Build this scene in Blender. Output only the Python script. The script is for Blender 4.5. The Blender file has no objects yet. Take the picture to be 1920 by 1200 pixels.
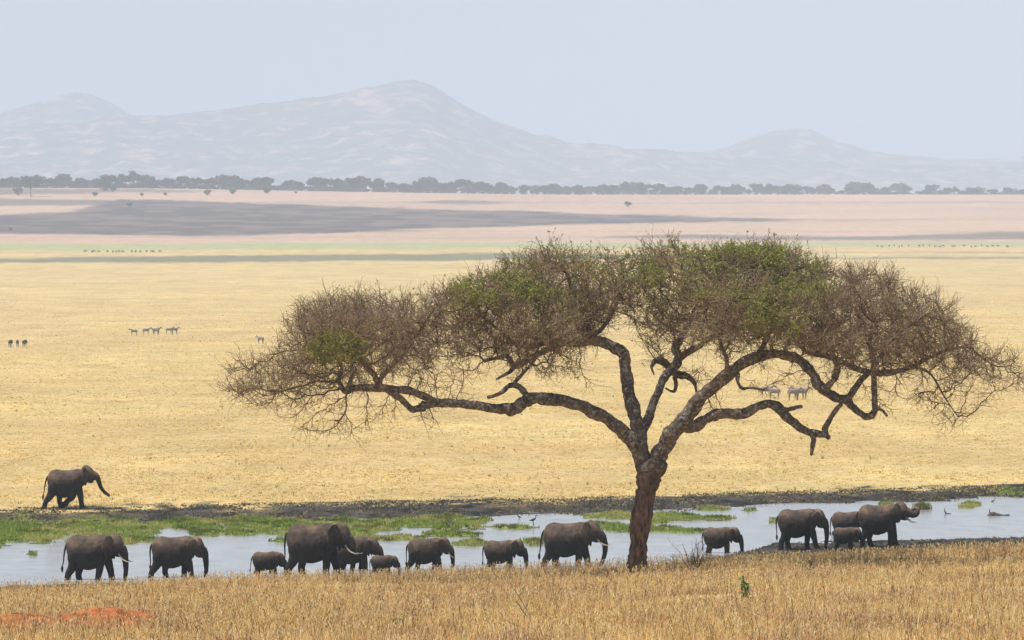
import bpy, bmesh, math, random
import numpy as np
from mathutils import Vector, kdtree

random.seed(7)
rng = np.random.default_rng(7)
scene = bpy.context.scene
COL = scene.collection

# ------------------------------------------------------------------ camera, sky, sun, exposure
CAM_H = 17.0                     # metres above the water of the pond
F = 200.0 / 36.0 * 1920.0        # focal length in photograph pixels
EYE = 470.0                      # photograph row of eye level
cam_d = bpy.data.cameras.new('camera')
cam_d.lens = 200.0
cam_d.sensor_width = 36.0
cam_d.clip_start = 0.5
cam_d.clip_end = 80000.0
cam = bpy.data.objects.new('camera', cam_d)
COL.objects.link(cam)
cam.location = (0, 0, CAM_H)
cam.rotation_euler = (math.radians(90) - math.atan((600 - EYE) / F), 0, 0)
scene.camera = cam

SUN_EL, SUN_AZ = 67.0, -108.0      # azimuth clockwise from +Y (view direction); negative = left
s_el, s_az = math.radians(SUN_EL), math.radians(SUN_AZ)
sun_dir = Vector((math.sin(s_az) * math.cos(s_el), math.cos(s_az) * math.cos(s_el), math.sin(s_el)))
world = bpy.data.worlds.new('World')
scene.world = world
world.use_nodes = True
wn = world.node_tree.nodes
sky = wn.new('ShaderNodeTexSky')
sky.sky_type = 'NISHITA'
sky.sun_disc = False
sky.sun_elevation = s_el
sky.sun_rotation = s_az
sky.altitude = 1100
sky.dust_density = 1.5
world.node_tree.links.new(sky.outputs[0], wn['Background'].inputs[0])
wn['Background'].inputs[1].default_value = 0.09
sun_d = bpy.data.lights.new('sun', 'SUN')
sun_d.energy = 4.8
sun_d.angle = math.radians(0.5)
sun_d.color = (1.0, 0.955, 0.89)
sun = bpy.data.objects.new('sun', sun_d)
COL.objects.link(sun)
sun.rotation_euler = sun_dir.to_track_quat('Z', 'Y').to_euler()

scene.view_settings.view_transform = 'Standard'
scene.view_settings.look = 'None'
scene.view_settings.exposure = 0.34
scene.view_settings.gamma = 1.0
scene.cycles.use_denoising = True
scene.cycles.max_bounces = 8
scene.cycles.volume_bounces = 2
scene.cycles.transparent_max_bounces = 8

# ------------------------------------------------------------------ helpers
def lerp_tab(x, tab):
    t = np.array(tab, float)
    return np.interp(x, t[:, 0], t[:, 1])

def sstep(a, b, x):
    t = np.clip((x - a) / (b - a), 0, 1)
    return t * t * (3 - 2 * t)

def vnoise(x, y, seed=0):
    x = np.asarray(x, float); y = np.asarray(y, float)
    xi = np.floor(x); yi = np.floor(y)
    fx = x - xi; fy = y - yi
    fx = fx * fx * (3 - 2 * fx); fy = fy * fy * (3 - 2 * fy)
    def h(a, b):
        v = np.sin(a * 127.1 + b * 311.7 + seed * 74.7) * 43758.5453
        return v - np.floor(v)
    return (h(xi, yi) * (1 - fx) + h(xi + 1, yi) * fx) * (1 - fy) + (h(xi, yi + 1) * (1 - fx) + h(xi + 1, yi + 1) * fx) * fy

def fbm(x, y, seed=0, oct=4):
    v = 0; a = 0.5; s = 0
    for i in range(oct):
        v = v + a * vnoise(x * 2 ** i, y * 2 ** i, seed + i * 3); s += a; a *= 0.55
    return v / s

def mesh_np(name, V, faces, smooth=False, col=None):
    """faces: list of int arrays (n,3) or (n,4)"""
    me = bpy.data.meshes.new(name)
    V = np.asarray(V, np.float32)
    me.vertices.add(len(V)); me.vertices.foreach_set('co', V.ravel())
    if not isinstance(faces, list): faces = [faces]
    faces = [np.asarray(f, np.int32) for f in faces if len(f)]
    loops = np.concatenate([f.ravel() for f in faces])
    tot = np.concatenate([np.full(len(f), f.shape[1], np.int32) for f in faces])
    start = np.concatenate([[0], np.cumsum(tot)[:-1]]).astype(np.int32)
    me.loops.add(len(loops)); me.loops.foreach_set('vertex_index', loops)
    me.polygons.add(len(tot)); me.polygons.foreach_set('loop_start', start); me.polygons.foreach_set('loop_total', tot)
    if smooth: me.polygons.foreach_set('use_smooth', np.ones(len(tot), bool))
    if col is not None:
        a = me.color_attributes.new('Col', 'FLOAT_COLOR', 'POINT')
        c = np.ones((len(V), 4), np.float32); c[:, :3] = col
        a.data.foreach_set('color', c.ravel())
    me.update(calc_edges=True)
    return me

def add(name, me, mat=None, parent=None, loc=None):
    o = bpy.data.objects.new(name, me)
    COL.objects.link(o)
    if me is not None and mat is not None and len(me.materials) == 0: me.materials.append(mat)
    if parent is not None: o.parent = parent
    if loc is not None: o.location = loc
    return o

def tag(o, label=None, cat=None, group=None, kind=None):
    if label: o['label'] = label
    if cat: o['category'] = cat
    if group: o['group'] = group
    if kind: o['kind'] = kind
    return o

def empty(name, loc=(0, 0, 0), rz=0.0):
    o = bpy.data.objects.new(name, None)
    COL.objects.link(o); o.location = loc; o.rotation_euler = (0, 0, rz)
    o.empty_display_size = 0.2
    return o

def P(px, py, d):
    """point at distance d seen at photograph pixel px, py"""
    return np.array([(px - 960.0) / F * d, d, CAM_H - (py - EYE) / F * d])

# ------------------------------------------------------------------ materials
def new_mat(name):
    m = bpy.data.materials.new(name); m.use_nodes = True
    return m, m.node_tree.nodes, m.node_tree.links, m.node_tree.nodes['Principled BSDF']

def ramp(n, stops):
    r = n.new('ShaderNodeValToRGB'); e = r.color_ramp.elements
    while len(e) < len(stops): e.new(0.5)
    for i, (p, c) in enumerate(stops):
        e[i].position = p; e[i].color = (*c, 1) if len(c) == 3 else c
    return r

def noise_node(n, l, scale, detail=4, rough=0.55, coord='Object', vscale=None, dist=0.0):
    tc = n.new('ShaderNodeTexCoord'); out = tc.outputs[coord]
    if vscale:
        mp = n.new('ShaderNodeMapping'); mp.inputs['Scale'].default_value = vscale
        l.new(out, mp.inputs[0]); out = mp.outputs[0]
    t = n.new('ShaderNodeTexNoise'); t.inputs['Scale'].default_value = scale
    t.inputs['Detail'].default_value = detail; t.inputs['Roughness'].default_value = rough
    t.inputs['Distortion'].default_value = dist
    l.new(out, t.inputs['Vector'])
    return t

def mult(n, l, a, b, fac=1.0):
    m = n.new('ShaderNodeMix'); m.data_type = 'RGBA'; m.blend_type = 'MULTIPLY'
    m.inputs[0].default_value = fac
    l.new(a, m.inputs[6]); l.new(b, m.inputs[7])
    return m.outputs[2]

def mixc(n, l, f, a, b):
    m = n.new('ShaderNodeMix'); m.data_type = 'RGBA'
    l.new(f, m.inputs[0])
    for s, v in ((m.inputs[6], a), (m.inputs[7], b)):
        if isinstance(v, tuple): s.default_value = (*v, 1)
        else: l.new(v, s)
    return m.outputs[2]

def bump(n, l, b, h, strength, dist):
    bp = n.new('ShaderNodeBump'); bp.inputs['Strength'].default_value = strength; bp.inputs['Distance'].default_value = dist
    l.new(h, bp.inputs['Height']); l.new(bp.outputs[0], b.inputs['Normal'])

def mat_ground():
    m, n, l, b = new_mat('ground')
    at = n.new('ShaderNodeAttribute'); at.attribute_name = 'Col'
    t1 = noise_node(n, l, 1.3, 5, 0.65, vscale=(1, 0.35, 1))
    r1 = ramp(n, [(0.28, (0.70, 0.67, 0.60)), (0.52, (1, 1, 1)), (0.75, (1.2, 1.19, 1.17))])
    l.new(t1.outputs[0], r1.inputs[0])
    t2 = noise_node(n, l, 0.12, 4, 0.6, vscale=(1, 0.25, 1))
    r2 = ramp(n, [(0.3, (0.86, 0.85, 0.80)), (0.7, (1.06, 1.06, 1.06))])
    l.new(t2.outputs[0], r2.inputs[0])
    l.new(mult(n, l, mult(n, l, at.outputs[0], r1.outputs[0]), r2.outputs[0]), b.inputs['Base Color'])
    b.inputs['Roughness'].default_value = 0.95
    b.inputs['Specular IOR Level'].default_value = 0.1
    t3 = noise_node(n, l, 3.0, 4, 0.6)
    bump(n, l, b, t3.outputs[0], 0.8, 0.12)
    return m

def mat_blades(name, trans=0.35, var=0.0):
    m = bpy.data.materials.new(name); m.use_nodes = True
    n, l = m.node_tree.nodes, m.node_tree.links
    n.remove(n['Principled BSDF'])
    at = n.new('ShaderNodeAttribute'); at.attribute_name = 'Col'
    d = n.new('ShaderNodeBsdfDiffuse'); t = n.new('ShaderNodeBsdfTranslucent'); mx = n.new('ShaderNodeMixShader')
    mx.inputs[0].default_value = trans
    l.new(at.outputs[0], d.inputs[0]); l.new(at.outputs[0], t.inputs[0])
    l.new(d.outputs[0], mx.inputs[1]); l.new(t.outputs[0], mx.inputs[2])
    l.new(mx.outputs[0], n['Material Output'].inputs[0])
    return m

def mat_simple(name, col, rough=0.85, nscale=6.0, lo=0.7, hi=1.2, bstr=0.0, bdist=0.02, spec=0.2):
    m, n, l, b = new_mat(name)
    t = noise_node(n, l, nscale, 5, 0.6)
    r = ramp(n, [(0.3, tuple(c * lo for c in col)), (0.7, tuple(c * hi for c in col))])
    l.new(t.outputs[0], r.inputs[0]); l.new(r.outputs[0], b.inputs['Base Color'])
    b.inputs['Roughness'].default_value = rough; b.inputs['Specular IOR Level'].default_value = spec
    if bstr: bump(n, l, b, t.outputs[0], bstr, bdist)
    return m

def mat_water():
    m, n, l, b = new_mat('water')
    t = noise_node(n, l, 0.5, 4, 0.6)
    r = ramp(n, [(0.3, (0.17, 0.165, 0.15)), (0.7, (0.34, 0.33, 0.31))])
    l.new(t.outputs[0], r.inputs[0]); l.new(r.outputs[0], b.inputs['Base Color'])
    b.inputs['Roughness'].default_value = 0.18
    b.inputs['IOR'].default_value = 1.33
    t2 = noise_node(n, l, 2.2, 3, 0.5, vscale=(0.6, 1, 1))
    bump(n, l, b, t2.outputs[0], 0.25, 0.05)
    return m

def mat_bark():
    m, n, l, b = new_mat('bark')
    t = noise_node(n, l, 3.0, 6, 0.65, vscale=(1, 1, 0.35))
    r = ramp(n, [(0.3, (0.035, 0.024, 0.018)), (0.55, (0.10, 0.072, 0.052)), (0.75, (0.19, 0.145, 0.11))])
    l.new(t.outputs[0], r.inputs[0])
    # pale lichen flecks on the limbs
    t2 = noise_node(n, l, 8.0, 6, 0.8)
    r2 = ramp(n, [(0.50, (0, 0, 0)), (0.64, (1, 1, 1))])
    l.new(t2.outputs[0], r2.inputs[0])
    tc = n.new('ShaderNodeTexCoord'); sp = n.new('ShaderNodeSeparateXYZ'); l.new(tc.outputs['Object'], sp.inputs[0])
    mr = n.new('ShaderNodeMapRange'); mr.inputs[1].default_value = 3.2; mr.inputs[2].default_value = 4.6
    l.new(sp.outputs[2], mr.inputs[0])
    mu = n.new('ShaderNodeMath'); mu.operation = 'MULTIPLY'; l.new(r2.outputs[0], mu.inputs[0]); l.new(mr.outputs[0], mu.inputs[1])
    mu2 = n.new('ShaderNodeMath'); mu2.operation = 'MULTIPLY'; l.new(mu.outputs[0], mu2.inputs[0]); mu2.inputs[1].default_value = 0.7
    c1 = mixc(n, l, mu2.outputs[0], r.outputs[0], (0.48, 0.45, 0.41))
    # rubbed, reddish mud on the lower trunk
    t3 = noise_node(n, l, 6.0, 5, 0.6, vscale=(1, 1, 0.3))
    r3 = ramp(n, [(0.38, (0.035, 0.022, 0.016)), (0.62, (0.20, 0.125, 0.085))])
    l.new(t3.outputs[0], r3.inputs[0])
    mr2 = n.new('ShaderNodeMapRange'); mr2.inputs[1].default_value = 4.3; mr2.inputs[2].default_value = 3.0
    l.new(sp.outputs[2], mr2.inputs[0])
    c2 = mixc(n, l, mr2.outputs[0], c1, r3.outputs[0])
    l.new(c2, b.inputs['Base Color'])
    b.inputs['Roughness'].default_value = 0.9; b.inputs['Specular IOR Level'].default_value = 0.15
    t4 = noise_node(n, l, 7.0, 6, 0.7, vscale=(1, 1, 0.3))
    bump(n, l, b, t4.outputs[0], 1.0, 0.09)
    return m

def mat_elephant():
    m, n, l, b = new_mat('elephant_skin')
    t = noise_node(n, l, 1.6, 5, 0.6)
    r = ramp(n, [(0.3, (0.050, 0.036, 0.027)), (0.5, (0.130, 0.088, 0.060)), (0.70, (0.30, 0.19, 0.115))])
    l.new(t.outputs[0], r.inputs[0])
    # dust on the back, wet mud on legs and belly, plus top light and flank shade painted in: height on the animal (attribute Col holds height / shoulder height)
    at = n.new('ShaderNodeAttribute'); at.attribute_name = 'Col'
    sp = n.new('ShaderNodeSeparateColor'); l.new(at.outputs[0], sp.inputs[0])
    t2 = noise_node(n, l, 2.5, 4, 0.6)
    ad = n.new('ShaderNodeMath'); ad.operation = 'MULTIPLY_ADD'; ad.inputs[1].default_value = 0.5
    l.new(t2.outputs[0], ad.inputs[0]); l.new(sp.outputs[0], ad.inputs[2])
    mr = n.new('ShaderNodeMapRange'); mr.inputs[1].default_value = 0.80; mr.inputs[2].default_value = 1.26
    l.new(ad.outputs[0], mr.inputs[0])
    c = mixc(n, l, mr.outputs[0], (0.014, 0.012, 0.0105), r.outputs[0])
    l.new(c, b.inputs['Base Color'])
    b.inputs['Roughness'].default_value = 0.8; b.inputs['Specular IOR Level'].default_value = 0.2
    t3 = noise_node(n, l, 9.0, 5, 0.7, vscale=(1.6, 1, 0.8))
    bump(n, l, b, t3.outputs[0], 0.7, 0.05)
    return m

M = dict(
    ground=mat_ground(), blades=mat_blades('grass_blades', 0.45), water=mat_water(), bark=mat_bark(),
    twig=mat_blades('twigs', 0.0), leaf=mat_blades('leaves', 0.3), skin=mat_elephant(),
    ivory=mat_simple('ivory', (0.50, 0.42, 0.30), 0.5, 8, 0.85, 1.1),
    hair=mat_simple('tail_hair', (0.012, 0.011, 0.010), 0.8),
    wild=mat_simple('wildebeest_coat', (0.075, 0.066, 0.062), 0.8, 3),
    fbark=mat_simple('far_bark', (0.09, 0.07, 0.055), 0.9, 3),
    fleaf=mat_simple('far_foliage', (0.026, 0.034, 0.020), 0.9, 1.2, 0.6, 1.5),
    fbush=mat_simple('far_bush_foliage', (0.040, 0.044, 0.028), 0.9, 1.2, 0.6, 1.5),
    red=mat_simple('red_earth', (0.40, 0.135, 0.050), 0.95, 2.5, 0.35, 1.25, 1.0, 0.08, 0.05),
    log=mat_simple('dead_wood', (0.10, 0.085, 0.07), 0.9, 6, 0.6, 1.4, 0.6, 0.03),
    birdd=mat_simple('dark_plumage', (0.03, 0.03, 0.032), 0.7),
    birdw=mat_simple('white_plumage', (0.7, 0.7, 0.68), 0.7),
)
def mat_zebra():
    m, n, l, b = new_mat('zebra_coat')
    tc = n.new('ShaderNodeTexCoord'); w = n.new('ShaderNodeTexWave'); w.inputs['Scale'].default_value = 3.2
    w.inputs['Distortion'].default_value = 2.0
    l.new(tc.outputs['Object'], w.inputs['Vector'])
    r = ramp(n, [(0.45, (0.09, 0.078, 0.072)), (0.55, (0.34, 0.28, 0.235))]); l.new(w.outputs[0], r.inputs[0])
    l.new(r.outputs[0], b.inputs['Base Color']); b.inputs['Roughness'].default_value = 0.8
    return m
M['zebra'] = mat_zebra()

# ------------------------------------------------------------------ terrain
RIDGE = [(-900, 1126), (0, 1110), (200, 1104), (500, 1090), (960, 1076), (1200, 1066), (1300, 1060), (1500, 1053), (1700, 1045), (1920, 1034), (2900, 1012)]
D_R = 228.0
NEAR = [(-900, 286), (0, 289), (1000, 300), (1200, 305), (1330, 314), (1400, 323), (1450, 331), (1700, 335), (1920, 337), (2900, 345)]
MUDB = [(-900, 1005), (0, 988), (300, 979), (600, 973), (900, 967), (1100, 961), (1250, 957), (1330, 952), (1500, 944), (1700, 938), (1920, 931), (2900, 915)]
MUDT = [(-900, 976), (0, 968), (300, 962), (600, 957), (900, 951), (1100, 947), (1250, 942), (1500, 934), (1700, 929), (1920, 922), (2900, 905)]
def row2d(py, z=0.0): return F * (CAM_H - z) / (py - EYE)

GREEN = [  # marsh vegetation: px, py, rx, ry on the pond
    (40, 998, 120, 26), (-150, 1000, 160, 25), (190, 990, 150, 17), (200, 1012, 110, 12), (360, 985, 110, 12), (470, 983, 120, 12), (560, 992, 140, 15),
    (420, 1000, 80, 7), (700, 984, 130, 13), (820, 982, 110, 14), (640, 1003, 60, 6), (740, 1010, 90, 5), (880, 1020, 40, 6), (850, 1003, 60, 5),
    (960, 990, 40, 4), (1000, 1018, 30, 6), (1150, 968, 60, 7), (1240, 972, 80, 9), (1330, 973, 50, 5), (1190, 993, 90, 7), (1260, 996, 60, 5), (1130, 985, 40, 4),
    (1665, 947, 24, 6), (1815, 948, 24, 6), (1408, 957, 16, 3), (1450, 979, 10, 4), (1900, 928, 30, 6), (1340, 955, 30, 3), (545, 1015, 40, 4), (60, 1040, 12, 4)]

def green_mask(px, py):
    g = np.full(np.shape(px), -1.0)
    for (cx, cy, rx, ry) in GREEN:
        g = np.maximum(g, 1 - ((px - cx) / rx) ** 2 - ((py - cy) / ry) ** 2)
    nz = fbm(px / 26.0, py / 5.0, 11, 4) - 0.5
    return g + nz * 2.2 - 0.12

def far_base(x, d):
    px = 960 + x / d * F
    A = np.interp(px, [-600, 300, 1920, 2600], [73.5, 71.5, 58.5, 56])
    t = np.clip((d - 1000) / 4000.0, 0, 1)
    z = A * t * t
    t2 = np.clip((d - 5000) / 1000.0, 0, 1)
    return z + (76 - A) * t2

def ground_z(x, d):
    x = np.asarray(x, float); d = np.asarray(d, float)
    dd = np.maximum(d, 60.0)
    px = 960 + x / dd * F
    zr = CAM_H - (np.interp(px, *np.array(RIDGE).T) - EYE) * D_R / F
    zr = np.where(d < 150, np.minimum(zr, 4.9), zr)
    near = np.interp(d, [-200, 0, 60, 100, 130, 150], [15.6, 15.3, 12.6, 9.2, 7.55, 6.75])
    bank = np.where(d < 150, near, 6.75 + (zr - 6.75) * (d - 150) / (D_R - 150))
    bank = bank + (fbm(x / 6.0, d / 6.0, 5, 3) - 0.5) * 0.35 * sstep(100, 140, d)
    dn = np.interp(px, *np.array(NEAR).T) + (fbm(x / 2.5, d / 4.0, 21, 3) - 0.5) * 6
    drop = sstep(D_R - 4, dn - 6, d) ** 0.85
    z = np.where(d < D_R - 4, bank, 0.06 + (np.minimum(bank, zr + 0.2) - 0.06) * (1 - drop))
    # pond
    py = EYE + F * CAM_H / dd
    jit = (fbm(x / 3.0, d / 5.0, 31, 4) - 0.5)
    db = row2d(np.interp(px, *np.array(MUDB).T)) + jit * 14
    dt = row2d(np.interp(px, *np.array(MUDT).T)) + jit * 8
    pond = -0.26 * np.minimum(sstep(dn - 3, dn + 6, d), 1 - sstep(db - 8, db, d))
    lump = (fbm(x / 0.9, d / 1.2, 41, 4) - 0.5)
    g = green_mask(px, py)
    pond = np.maximum(pond, np.where(g > 0, 0.03 + 0.06 * np.clip(g, 0, 1), -1))
    shore = 0.02 + 0.25 * sstep(db - 1, dt, d) + lump * 0.22 * sstep(db - 2, db + 2, d) * (1 - sstep(dt, dt + 6, d))
    w = sstep(dn - 4, dn, d)
    inpond = np.where(d < db, pond + lump * 0.05, shore)
    z = np.where(d > dn - 4, z * (1 - w) + inpond * w, z)
    z = np.where((d > dn - 12) & (d <= dn), z + lump * 0.12, z)
    plain = 0.25 + (fbm(x / 14.0, d / 14.0, 51, 3) - 0.5) * 0.35 * sstep(380, 480, d)
    z = np.where(d > dt, np.where(d < dt + 10, z, plain) , z)
    return z + far_base(x, np.maximum(d, 1.0)) * (d > 900)

def gz(x, d): return float(ground_z(np.array([x]), np.array([d]))[0])

STRAW = np.array([0.512, 0.380, 0.170])
def ground_col(x, d):
    dd = np.maximum(d, 60.0)
    px = 960 + x / dd * F
    z = ground_z(x, d)
    py = EYE + F * (CAM_H - z) / dd
    dn = np.interp(px, *np.array(NEAR).T)
    db = row2d(np.interp(px, *np.array(MUDB).T)); dt = row2d(np.interp(px, *np.array(MUDT).T))
    jit = (fbm(x / 3.0, d / 5.0, 31, 4) - 0.5)
    jit2 = (fbm(x / 1.2, d / 4.0, 35, 4) - 0.5)
    c = np.empty(x.shape + (3,))
    c[:] = STRAW
    big = fbm(x / 30.0, d / 60.0, 61, 4)[..., None]
    big2 = fbm(x / 7.0, d / 16.0, 63, 4)[..., None]
    big3 = fbm(x / 2.2, d / 4.5, 67, 4)[..., None]
    c = c * (0.62 + 0.26 * big + .30 * big2 + .20 * big3)
    c = c * (1 - .25 * sstep(.56, .72, big2) * np.array([-.1, .05, .35])) * np.array([1.0, 1.0, 1.0]) + (big - 0.5) * np.array([-0.02, 0.02, 0.0])
    # near bank soil under the grass
    soil = np.array([0.56, 0.39, 0.18])
    w = (1 - sstep(236, 250, d))[..., None]
    c = c * (1 - w) + soil * w
    mud = np.array([0.036, 0.032, 0.029])
    mm = (sstep(244, 262, d) * (1 - sstep(0, 1, (d - (dt + jit * 22 + jit2 * 16 + 1)) / 5.0)))
    mv = fbm(x / 1.0, d / 2.5, 71, 4)
    mcol = mud * (0.4 + 1.5 * sstep(.3, .7, mv)[..., None])
    drygrass = sstep(0.52, 0.64, fbm(x / 2.0, d / 6.0, 75, 4)) * sstep(0, 10, d - db - 2)
    mcol = mcol * (1 - 0.6 * drygrass[..., None]) + np.array([0.26, 0.20, 0.09]) * 0.6 * drygrass[..., None]
    c = c * (1 - mm[..., None]) + mcol * mm[..., None]
    g = sstep(-0.1, 0.25, green_mask(px, EYE + F * CAM_H / dd)) * (d > dn) * (d < dt)
    c = c * (1 - g[..., None]) + np.array([0.18, 0.21, 0.06]) * g[..., None]
    # far plain: zones of burnt ground, green flush and bleached grass
    wob = (fbm(px / 160.0, py / 8.0, 81, 4) - 0.5)
    wf = (fbm(px / 14.0, py / 2.5, 85, 3) - 0.5)
    q = py + wob * 5 + wf * 3.5
    def band(top, bot, soft=2.4):
        t = np.interp(px, *np.array(top).T); bt = np.interp(px, *np.array(bot).T)
        return (sstep(-soft, soft, q - t) * (1 - sstep(-soft, soft, q - bt)))[..., None]
    far = sstep(1400, 1900, d)[..., None]
    pale = np.array([0.47, 0.325, 0.235])
    w = far * (1 - sstep(448, 470, q))[..., None]
    c = c * (1 - w) + pale * (0.85 + 0.3 * fbm(px / 200.0, py / 6.0, 87, 4)[..., None]) * w
    def put(mask, colr):
        nonlocal c
        mask = mask * far
        c = c * (1 - mask) + np.array(colr) * mask
    put(band([(-900, 458), (0, 458), (900, 455), (1300, 456), (2900, 448)], [(-900, 471), (0, 471), (900, 466), (1300, 464), (2900, 456)], 3) * 0.8, (0.30, 0.34, 0.15))
    put(band([(-900, 486), (0, 485), (300, 481), (900, 475), (1100, 476), (1300, 480)], [(-900, 492), (0, 493), (500, 491), (900, 488), (1100, 486), (1300, 480)], 2) * 0.9, (0.135, 0.14, 0.085))
    put(band([(1300, 474), (1600, 472), (2900, 470)], [(1300, 474), (1600, 474.5), (2900, 473)], 1.5) * 0.6, (0.2, 0.2, 0.11))
    put(band([(1300, 483), (1600, 482), (2900, 480)], [(1300, 483), (1600, 485.5), (2900, 483)], 1.5) * 0.8, (0.16, 0.165, 0.09))
    burnt = (0.072, 0.058, 0.066)
    put(band([(-900, 402), (0, 403), (130, 397), (220, 374), (320, 376), (640, 387), (960, 395), (1200, 403), (1480, 411), (1520, 412)],
             [(-900, 438), (0, 437), (400, 443), (640, 437), (760, 430), (960, 424), (1200, 418), (1480, 413), (1520, 412)]) * (0.8 + 0.2 * sstep(.4, .6, fbm(px / 60, py / 3, 90, 3)))[..., None], burnt)
    put(band([(-900, 352), (0, 353), (250, 354), (420, 358)], [(-900, 366), (0, 367), (250, 361), (420, 358)]) * 0.7, burnt)
    put(band([(-900, 373), (0, 372), (260, 376), (300, 380)], [(-900, 385), (0, 386), (260, 384), (300, 380)], 2) * 0.7, burnt)
    put(band([(760, 380), (850, 376), (980, 380)], [(760, 380), (850, 384), (980, 380)]) * 0.7, burnt)
    put(band([(1080, 445), (1300, 440), (1600, 443), (1920, 434), (2900, 430)], [(1080, 445), (1300, 448), (1600, 450), (1920, 449), (2900, 450)]) * 0.8, (0.10, 0.095, 0.085))
    put(band([(640, 428), (760, 432), (820, 434)], [(640, 434), (760, 436), (820, 434)]) * 0.5, burnt)
    # beyond the tree line
    w = sstep(6200, 7000, d)[..., None]
    c = c * (1 - w) + np.array([0.26, 0.21, 0.14]) * w
    return np.clip(c, 0.01, 1)

rows = np.concatenate([np.linspace(-150, 90, 12), np.linspace(100, 136, 10), np.arange(138, 290, 1.0), np.arange(290, 420, 0.55),
                       np.arange(421, 520, 1.6), 520 * np.exp(np.linspace(0, math.log(1500 / 520), 130))[1:],
                       1500 * np.exp(np.linspace(0, math.log(6200 / 1500), 330))[1:], np.linspace(6300, 13000, 25), [16000, 24000, 40000]])
NCOL = 240
u = np.linspace(-1, 1, NCOL)
u = np.sign(u) * (0.36 * np.abs(u) + 0.64 * np.abs(u) ** 7)
D, U = np.meshgrid(rows, u, indexing='ij')
X = U * (0.36 * np.maximum(D, 60) + 30 + 60 * np.clip((140 - D) / 200, 0, 1))
Z = ground_z(X, D)
V = np.stack([X, D, Z], -1).reshape(-1, 3)
nr, nc = len(rows), NCOL
idx = np.arange(nr * nc).reshape(nr, nc)
quads = np.stack([idx[:-1, :-1], idx[:-1, 1:], idx[1:, 1:], idx[1:, :-1]], -1).reshape(-1, 4)
ground = add('ground', mesh_np('ground', V, quads, True, ground_col(X, D).reshape(-1, 3)), M['ground'])
tag(ground, 'dry golden plain and grassy bank around the waterhole', kind='structure')

wv = np.array([[-120, 272, 0], [120, 272, 0], [170, 425, 0], [-170, 425, 0]], float)
water = add('water', mesh_np('water', wv, np.array([[0, 1, 2, 3]])), M['water'])
tag(water, 'shallow pale grey pond reflecting the sky', kind='structure')

# ------------------------------------------------------------------ hills
def hill(name, prof, d0, front, back, mat, label, amp, seed):
    pr = np.array(prof, float)
    pxs = np.linspace(pr[0, 0], pr[-1, 0], int((pr[-1, 0] - pr[0, 0]) / 8))
    ts = np.concatenate([np.linspace(-1, 0, 70), np.linspace(0, 1, 18)[1:]])
    PX, T = np.meshgrid(pxs, ts, indexing='ij')
    Dm = d0 + np.where(T < 0, T * front, T * back)
    Xm = (PX - 960) / F * d0 * (1 + 0.15 * T)
    zr = CAM_H - (np.interp(PX, pr[:, 0], pr[:, 1]) - EYE) / F * d0
    prof_t = np.where(T < 0, (1 + T) ** 1.25, (1 - T) ** 1.2)
    nz = fbm(Xm / 380.0, Dm / 620.0, seed, 5) - 0.5
    nz2 = fbm(Xm / 90.0, Dm / 130.0, seed + 9, 4) - 0.5
    h = np.maximum(zr - 60, 5)
    gul = np.abs(fbm(Xm / 170.0 + Dm / 900.0, Dm / 1500.0, seed + 21, 4) - 0.5) * 2
    Zm = 60 + h * prof_t * (1 - 0.22 * gul * (1 - prof_t) * 2) + (nz * amp * h * 1.2 * (1 - np.abs(prof_t - 0.5) * 1.6)) + nz2 * 26
    Vm = np.stack([Xm, Dm, Zm], -1).reshape(-1, 3)
    a, b_ = PX.shape
    ix = np.arange(a * b_).reshape(a, b_)
    q = np.stack([ix[:-1, :-1], ix[1:, :-1], ix[1:, 1:], ix[:-1, 1:]], -1).reshape(-1, 4)
    o = add(name, mesh_np(name, Vm, q, True), mat)
    tag(o, label, kind='structure')
    return o

def mat_hill():
    m, n, l, b = new_mat('hillside')
    t = noise_node(n, l, 0.013, 8, 0.75)
    t2 = noise_node(n, l, 0.02, 5, 0.7)
    mx = n.new('ShaderNodeMath'); mx.operation = 'MULTIPLY_ADD'; mx.inputs[1].default_value = 0.45
    l.new(t2.outputs[0], mx.inputs[0]); l.new(t.outputs[0], mx.inputs[2])
    r = ramp(n, [(0.68, (0.03, 0.045, 0.03)), (0.765, (0.13, 0.095, 0.075)), (0.85, (0.50, 0.29, 0.21))])
    l.new(mx.outputs[0], r.inputs[0]); l.new(r.outputs[0], b.inputs['Base Color'])
    b.inputs['Roughness'].default_value = 0.95
    return m
M['hill'] = mat_hill()
hill('mountain', [(-2600, 340), (-1900, 300), (-1200, 285), (-500, 270), (-200, 250), (60, 235), (230, 217), (300, 213), (400, 207), (450, 199), (520, 190), (590, 181), (650, 168), (700, 161), (725, 153), (745, 150), (770, 148),
                  (795, 152), (812, 160), (850, 186), (900, 213), (960, 238), (1010, 253), (1060, 263), (1150, 273), (1250, 281), (1350, 290), (1600, 305), (1900, 312), (2600, 300), (3200, 285), (3900, 310), (4600, 340)],
     15500, 2400, 4000, M['hill'], 'broad hazy mountain with a rounded summit in the middle', 0.09, 101)
hill('mountain', [(-700, 300), (-200, 240), (-60, 226), (0, 214), (60, 192), (110, 177), (150, 172), (172, 176), (200, 192), (240, 216), (300, 235), (420, 262), (600, 300), (700, 330)],
     18000, 2400, 3500, M['hill'], 'faint pointed hill at the left edge of the range', 0.08, 121)
hill('mountain', [(1000, 330), (1150, 300), (1250, 291), (1330, 285), (1370, 272), (1420, 252), (1455, 243), (1500, 242), (1525, 245), (1570, 264), (1640, 282), (1720, 293), (1800, 300), (1950, 304), (2200, 318), (2500, 330)],
     17500, 2400, 3500, M['hill'], 'low faint dome shaped hill on the right', 0.07, 141)
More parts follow.
